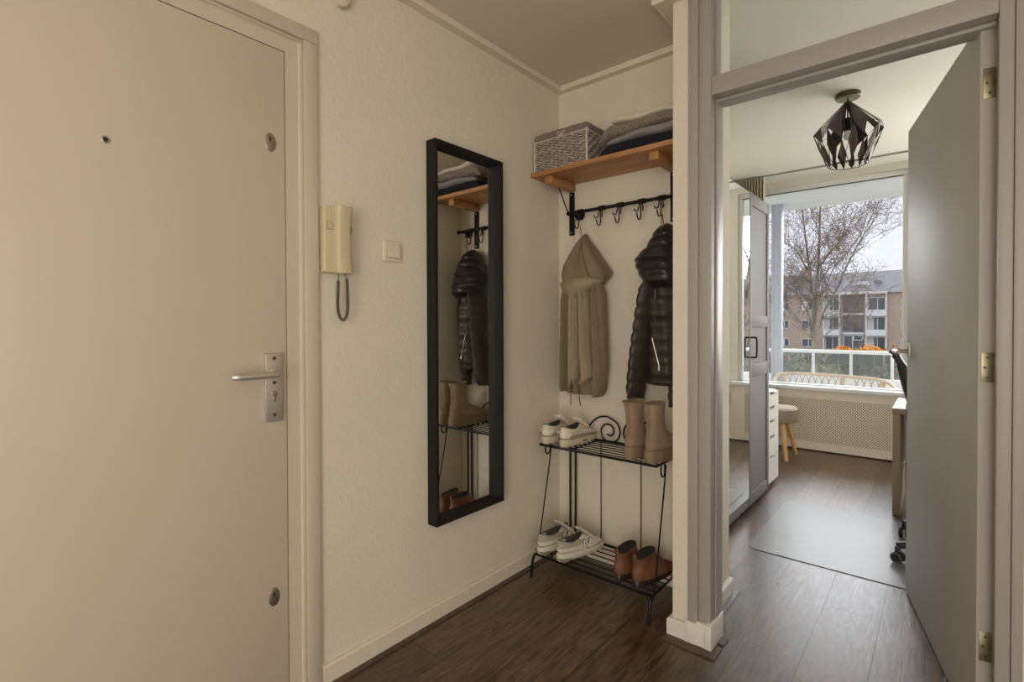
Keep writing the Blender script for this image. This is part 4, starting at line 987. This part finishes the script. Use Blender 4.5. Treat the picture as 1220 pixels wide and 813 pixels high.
clump('potted_plant', 'orange-gold autumn plant, right in the railing planter', -.635, .13, .085, [('orange_leaf', (.85, .33, .03), 320), ('gold_leaf', (.80, .50, .10), 200)], 7)
# rattan bench on the balcony, its back to the railing side
RAT = wood_mat('pale_rattan', (.62, .50, .36), (.46, .35, .24), (4, 4, 4), .7)
rb = thing('rattan_bench', 'pale rattan bench on the balcony with crossed cane back', 'bench', (-.9, 6.2, -.12))
yb_ = 6.3
MB().tube(smoothpts([(-1.40, yb_-.25, .55), (-1.40, yb_-.10, .62), (-1.34, yb_-.01, .642), (-1.0, yb_+.01, .647), (-.538, yb_, .633), (-.40, yb_-.08, .605), (-.34, yb_-.22, .565), (-.335, yb_-.34, .52)], 6), .0175, 10).build('top_rail', RAT, rb)
MB().tube(smoothpts([(-1.39, yb_-.08, .475), (-1.34, yb_, .50), (-.50, yb_, .50), (-.40, yb_-.06, .475)], 6), .012, 8).build('lower_rail', RAT, rb)
for xx in (-1.35, -.80, -.455): MB().tube([(xx, yb_, .28), (xx, yb_, .635)], .021, 10).build('back_post', RAT, rb)
lt = MB(); x = -1.32
while x < -.50:
    if not (-.86 < x < -.76): lt.tube([(x, yb_-.005, .505), (x+.050, yb_-.005, .632)], .0042, 6).tube([(x+.050, yb_+.005, .505), (x, yb_+.005, .632)], .0042, 6)
    x += .062
lt.build('crossed_canes', mat('brown_cane', (.33, .25, .17), .7), rb)
MB().box((-1.39, yb_-.55, .22), (-.38, yb_-.02, .29), .02).build('seat', RAT, rb)
MB().box((-1.37, yb_-.53, .29), (-.41, yb_-.05, .36), .03, 3).build('cushion', mat('pale_cushion', (.70, .68, .63), .9), rb)['label'] = 'pale seat cushion'
for xx in (-1.37, -.41):
    for yy in (yb_-.52, yb_-.04): MB().tube([(xx, yy, -.118), (xx, yy, .24)], .018, 10).build('leg', RAT, rb)
for xx in (-1.375, -.39): MB().tube(smoothpts([(xx, yb_-.5, .24), (xx, yb_-.48, .42), (xx, yb_-.3, .50), (xx, yb_-.04, .52)], 6), .014, 8).build('armrest', RAT, rb)

# ------------------------------------------------------------------ outside
GZ = -5.6
struct('ground', MB().box((-90, 7.3, GZ-.5), (70, 130, GZ)), mat('lawn', (.16, .17, .10), .95, var=.4, vscale=.4))
tag(MB().box((-90, 46, GZ), (70, 54, GZ+.03)).build('road', mat('asphalt', (.20, .20, .20), .9)), 'grey street in front of the apartment block', 'road', kind='structure')
BRK = brick_mat(); FY = 88
def fx(px): return -19.395+(px-930)*.10402
bl_ = thing('apartment_block', 'long brick apartment block with grey tiled roof across the street', 'building', (-12, FY+5, GZ))
EAVE = 5.55
MB().box((-48, FY, GZ), (30, FY+11, EAVE)).build('walls', BRK, bl_, smooth=False)
TILE = mat('grey_roof_tiles', (.27, .27, .29), .8, var=.3, vscale=3, stretch=(8, 1, 1))
MB().prism([(FY-.5, EAVE-.05), (FY+5.5, 9.0), (FY+11.5, EAVE-.05)], -48.5, 30.5, 'X').build('roof', TILE, bl_, smooth=False)
MB().box((fx(987), FY-.75, EAVE-.2), (fx(1060), FY-.4, EAVE+.12)).build('gutter', RW, bl_, smooth=False)
DKG = mat('dark_pane', (.07, .08, .10), .12, spec=.8); CUR = mat('net_curtain', (.75, .75, .74), .8)
def bwin(x0, x1, z0, z1, mull=.5, curtain=0, y=FY):
    f = MB(); t_ = .11
    f.box((x0, y-.08, z0), (x1, y+.02, z0+t_)).box((x0, y-.08, z1-t_), (x1, y+.02, z1)).box((x0, y-.08, z0), (x0+t_, y+.02, z1)).box((x1-t_, y-.08, z0), (x1, y+.02, z1))
    if mull: f.box((x0+(x1-x0)*mull-.05, y-.08, z0), (x0+(x1-x0)*mull+.05, y+.02, z1))
    o = f.build('window', RW, bl_, smooth=False)
    MB().box((x0+t_, y-.03, z0+t_), (x1-t_, y-.005, z1-t_)).build('pane', DKG, o, smooth=False)
    if curtain: MB().box((x0+t_, y-.045, z0+t_), (x0+(x1-x0)*curtain, y-.03, z1-t_)).build('net_curtain', CUR, o, smooth=False)
rows_ = [(3.83), (1.05), (-1.75), (-4.3)]
rnd = random.Random(4)
def bay(ox):
    for i, zc in enumerate(rows_):
        bwin(fx(930)+ox, fx(942)+ox, zc-.65, zc+.65, .45, rnd.choice([0, .4])); bwin(fx(958)+ox, fx(976)+ox, zc-.65, zc+.65, .5, rnd.choice([0, .45, .3])); bwin(fx(1074)+ox, fx(1083)+ox, zc-.75, zc+.75, .5)
    for (a, b_) in ((987, 1006), (1037, 1059)):
        xa, xb = fx(a)+ox, fx(b_)+ox
        rec = MB().box((xa-.05, FY-.9, EAVE-.2), (xa+.08, FY, GZ)).box((xb-.08, FY-.9, EAVE-.2), (xb+.05, FY, GZ)); rec.build('balcony_divider', RW, bl_, smooth=False)
        for zc in rows_[:3]:
            bwin(xa+.1, xb-.1, zc-.95, zc+1.05, .55, rnd.choice([0, .35]))
            if zc > -1:
                pz = zc-1.9 + .55
                MB().box((xa, FY-1.0, zc-1.75), (xb, FY-.9, zc-.75)).box((xa, FY-1.0, zc-1.8), (xb, FY, zc-1.65)).build('balcony_parapet', RW, bl_, smooth=False)
    xa, xb = fx(1009)+ox, fx(1034)+ox
    MB().box((xa, FY-.02, -3.2), (xb, FY+.05, EAVE-.3)).build('stairwell_glazing', mat('stair_brick', (.22, .19, .19), .6, var=.4, vscale=1), bl_, smooth=False)
    MB().box((xa, FY-.1, 2.4), (xb, FY, 2.65)).box((xa, FY-.1, -.42), (xb, FY, -.12)).build('white_band', RW, bl_, smooth=False)
    bwin(xa+.1, (xa+xb)/2, -2.7, -.5, 0); bwin((xa+xb)/2, xb-.1, -1.3, -.5, 0)
for ox in (-16, 0, 16): bay(ox)
for (px_, w_) in ((940, .9), (1028, 1.0), (1048, .4)):
    x = fx(px_); MB().box((x-w_, FY+1.7, 6.72), (x+w_, FY+2.5, 7.35)).build('skylight', RW if w_ > .5 else TILE, bl_, smooth=False)
for px_ in (957, 1110): MB().box((fx(px_)-.6, FY+4, 7.6), (fx(px_)+.6, FY+5.2, 10.2)).build('chimney', BRK, bl_, smooth=False)

# trees
BARK = mat('birch_bark', (.46, .42, .34), .9, col2=(.12, .10, .07), vscale=3, stretch=(2, 2, 1)); TWIG = mat('brown_twig', (.20, .155, .13), .9)
def tree(name, label, base, limbs, seed, leafcol, scale=1, leaves=1500, y=20, levels=3):
    t = thing(name, label, 'tree', (base[0], base[1], GZ)); r_ = random.Random(seed)
    tk, tw, lf = MB(), MB(), MB(); tips = []
    def branch(p, d, ln_, rad, lev):
        n = 6; pts = [p.copy()]; d = d.copy()
        for i in range(n):
            d = (d+Vector((r_.uniform(-.22, .22), r_.uniform(-.22, .22), r_.uniform(-.10, .16)-(.16 if lev == 0 else 0)))).normalized()
            p = p+d*ln_/n; pts.append(p.copy())
        (tk if rad > .02 else tw).tube(pts, [rad*(1-.8*i/n) for i in range(n+1)], 6 if rad > .02 else 4)
        if lev == 0: tips.extend(pts[2:]); return
        for k_ in range(5 if lev > 1 else 6):
            i = r_.randint(1, n); dd_ = (d*.6+Vector((r_.uniform(-1, 1), r_.uniform(-1, 1), r_.uniform(-.1, .9)))).normalized()
            branch(pts[i], dd_, ln_*r_.uniform(.45, .65), max(.0055, rad*(1-.75*i/n)*.6), lev-1)
    for pts, r0, r1 in limbs:
        P_ = smoothpts(pts, 5); n = len(P_)
        tk.tube(P_, [r0+(r1-r0)*i/(n-1) for i in range(n)], 9)
        for i in range(int(n*.25), n, 1):
            dd_ = (P_[i]-P_[i-1]).normalized(); q = r0+(r1-r0)*i/(n-1)
            for _ in range(1):
                v = (dd_*.8+Vector((r_.uniform(-1, 1), r_.uniform(-.8, .8), r_.uniform(-.1, .5)))).normalized()
                branch(P_[i], v, r_.uniform(1.0, 1.9)*scale, max(.010, q*.38), levels-1)
    for i in range(leaves):
        p = r_.choice(tips)+Vector((r_.uniform(-.15, .15), r_.uniform(-.15, .15), r_.uniform(-.2, .1))); s = r_.uniform(.018, .034)
        d1 = Vector((r_.uniform(-1, 1), r_.uniform(-1, 1), r_.uniform(-1, 1))).normalized(); d2_ = d1.orthogonal().normalized()
        vs = [lf.bm.verts.new(p+d1*s), lf.bm.verts.new(p+d2_*s*.6), lf.bm.verts.new(p-d1*s), lf.bm.verts.new(p-d2_*s*.6)]; lf.bm.faces.new(vs)
    tk.build('trunk', BARK, t); tw.build('twigs', TWIG, t, smooth=False); lf.build('foliage', leafcol, t, smooth=False)
TY = 20
def a_(px, py): return at(px, py, TY)
gb = a_(971, 440); g0 = Vector((gb.x, TY, GZ))
OCH = mat('ochre_leaf', (.46, .27, .10), .8, var=.4, vscale=2)
limbs = [([g0, a_(971, 440), a_(969, 405), a_(971, 370), a_(974, 330), a_(976, 290), a_(977, 250), a_(979, 205)], .085, .018),
         ([a_(970, 385), a_(967, 345), a_(963, 310), a_(958, 270), a_(954, 230)], .060, .015),
         ([a_(971, 402), a_(982, 372), a_(997, 345), a_(1010, 315), a_(1026, 285), a_(1042, 262)], .042, .012),
         ([a_(971, 412), a_(985, 398), a_(1000, 388), a_(1014, 372)], .022, .008),
         ([a_(970, 392), a_(955, 385), a_(944, 372), a_(930, 362)], .022, .008),
         ([a_(972, 360), a_(984, 342), a_(992, 322), a_(1004, 306)], .026, .008),
         ([a_(970, 400), a_(962, 372), a_(948, 350), a_(934, 338)], .035, .010),
         ([a_(976, 318), a_(990, 300), a_(1004, 282), a_(1016, 262)], .035, .010),
         ([a_(965, 330), a_(950, 300), a_(934, 288)], .035, .010)]
tree('birch_tree', 'bare birch with a few ochre leaves in front of the brick block', (g0.x, TY), limbs, 11, OCH, leaves=5200)
def T(x, y, z): return Vector((x, y, z))
bx_ = 2.75; by_ = 15
tree('bare_tree', 'bare dark tree outside, seen in the wardrobe mirror', (bx_, by_), [([T(bx_, by_, GZ), T(bx_-.1, by_, -2), T(bx_-.3, by_, 1), T(bx_-.7, by_, 4), T(bx_-.9, by_, 7)], .14, .03), ([T(bx_-.3, by_, 1), T(bx_-1.4, by_, 3), T(bx_-2.6, by_, 4.6), T(bx_-4, by_, 5.6)], .07, .02), ([T(bx_-.2, by_, 0), T(bx_+1.2, by_, 2), T(bx_+2, by_, 4.5)], .06, .02)], 23, OCH, leaves=500)
# shrubs and hedge
def shrub(label, x, y, rx, h, colr, seed, name='shrub'):
    r_ = random.Random(seed); t = thing(name, label, 'shrub', (x, y, GZ), group='shrubs below the balcony'); mb = MB()
    for i in range(900):
        a, b_ = r_.uniform(0, 2*PI), r_.uniform(0, 1); rad = rx*math.sqrt(1-b_*b_*.8)*r_.uniform(.6, 1)
        p = Vector((x+rad*math.cos(a), y+rad*math.sin(a), GZ+h*b_*r_.uniform(.85, 1.05))); s = r_.uniform(.08, .20)
        d1 = Vector((r_.uniform(-1, 1), r_.uniform(-1, 1), r_.uniform(-1, 1))).normalized(); d2_ = d1.orthogonal().normalized()
        vs = [mb.bm.verts.new(p+d1*s), mb.bm.verts.new(p+d2_*s*.6), mb.bm.verts.new(p-d1*s), mb.bm.verts.new(p-d2_*s*.6)]; mb.bm.faces.new(vs)
    mb.build('foliage', colr, t, smooth=False)
    s_ = MB()
    for k_ in range(5): s_.tube([(x, y, GZ), (x+rx*.5*math.cos(k_*1.3), y+rx*.5*math.sin(k_*1.3), GZ+h*.7)], .05, 6)
    s_.build('stem', BARK, t)
GR1 = mat('dark_green_leaf', (.11, .16, .08), .7, var=.4, vscale=1); GR2 = mat('yellow_green_leaf', (.27, .28, .08), .7, var=.4, vscale=1); GR3 = mat('rust_hedge_leaf', (.38, .20, .08), .8, var=.3, vscale=1)
for i, (px_, y, rx, h, m_, lab) in enumerate([(951, 32, 1.3, 5.2, GR2, 'yellow-green shrub left of the birch trunk'), (982, 23, .85, 5.6, GR2, 'yellow-green shrub just right of the birch trunk'), (1007, 40, 1.5, 4.8, GR1, 'dark green shrub in the middle below the planter'),
                                            (1026, 34, 1.1, 5.1, GR1, 'dark green shrub below the right end of the planter'), (1050, 26, .9, 5.4, GR1, 'dark green shrub furthest right before the last railing post'), (1074, 38, 1.5, 5.4, GR3, 'rust-brown shrub at the right window edge'),
                                            (922, 42, 1.6, 4.6, GR3, 'rust-brown shrub at the left window edge')]):
    shrub(lab, at(px_, 430, y).x, y, rx, h, m_, 40+i)
shrub('tall green-brown thicket at the far right outside', 9, 34, 6, 8.5, GR2, 60)
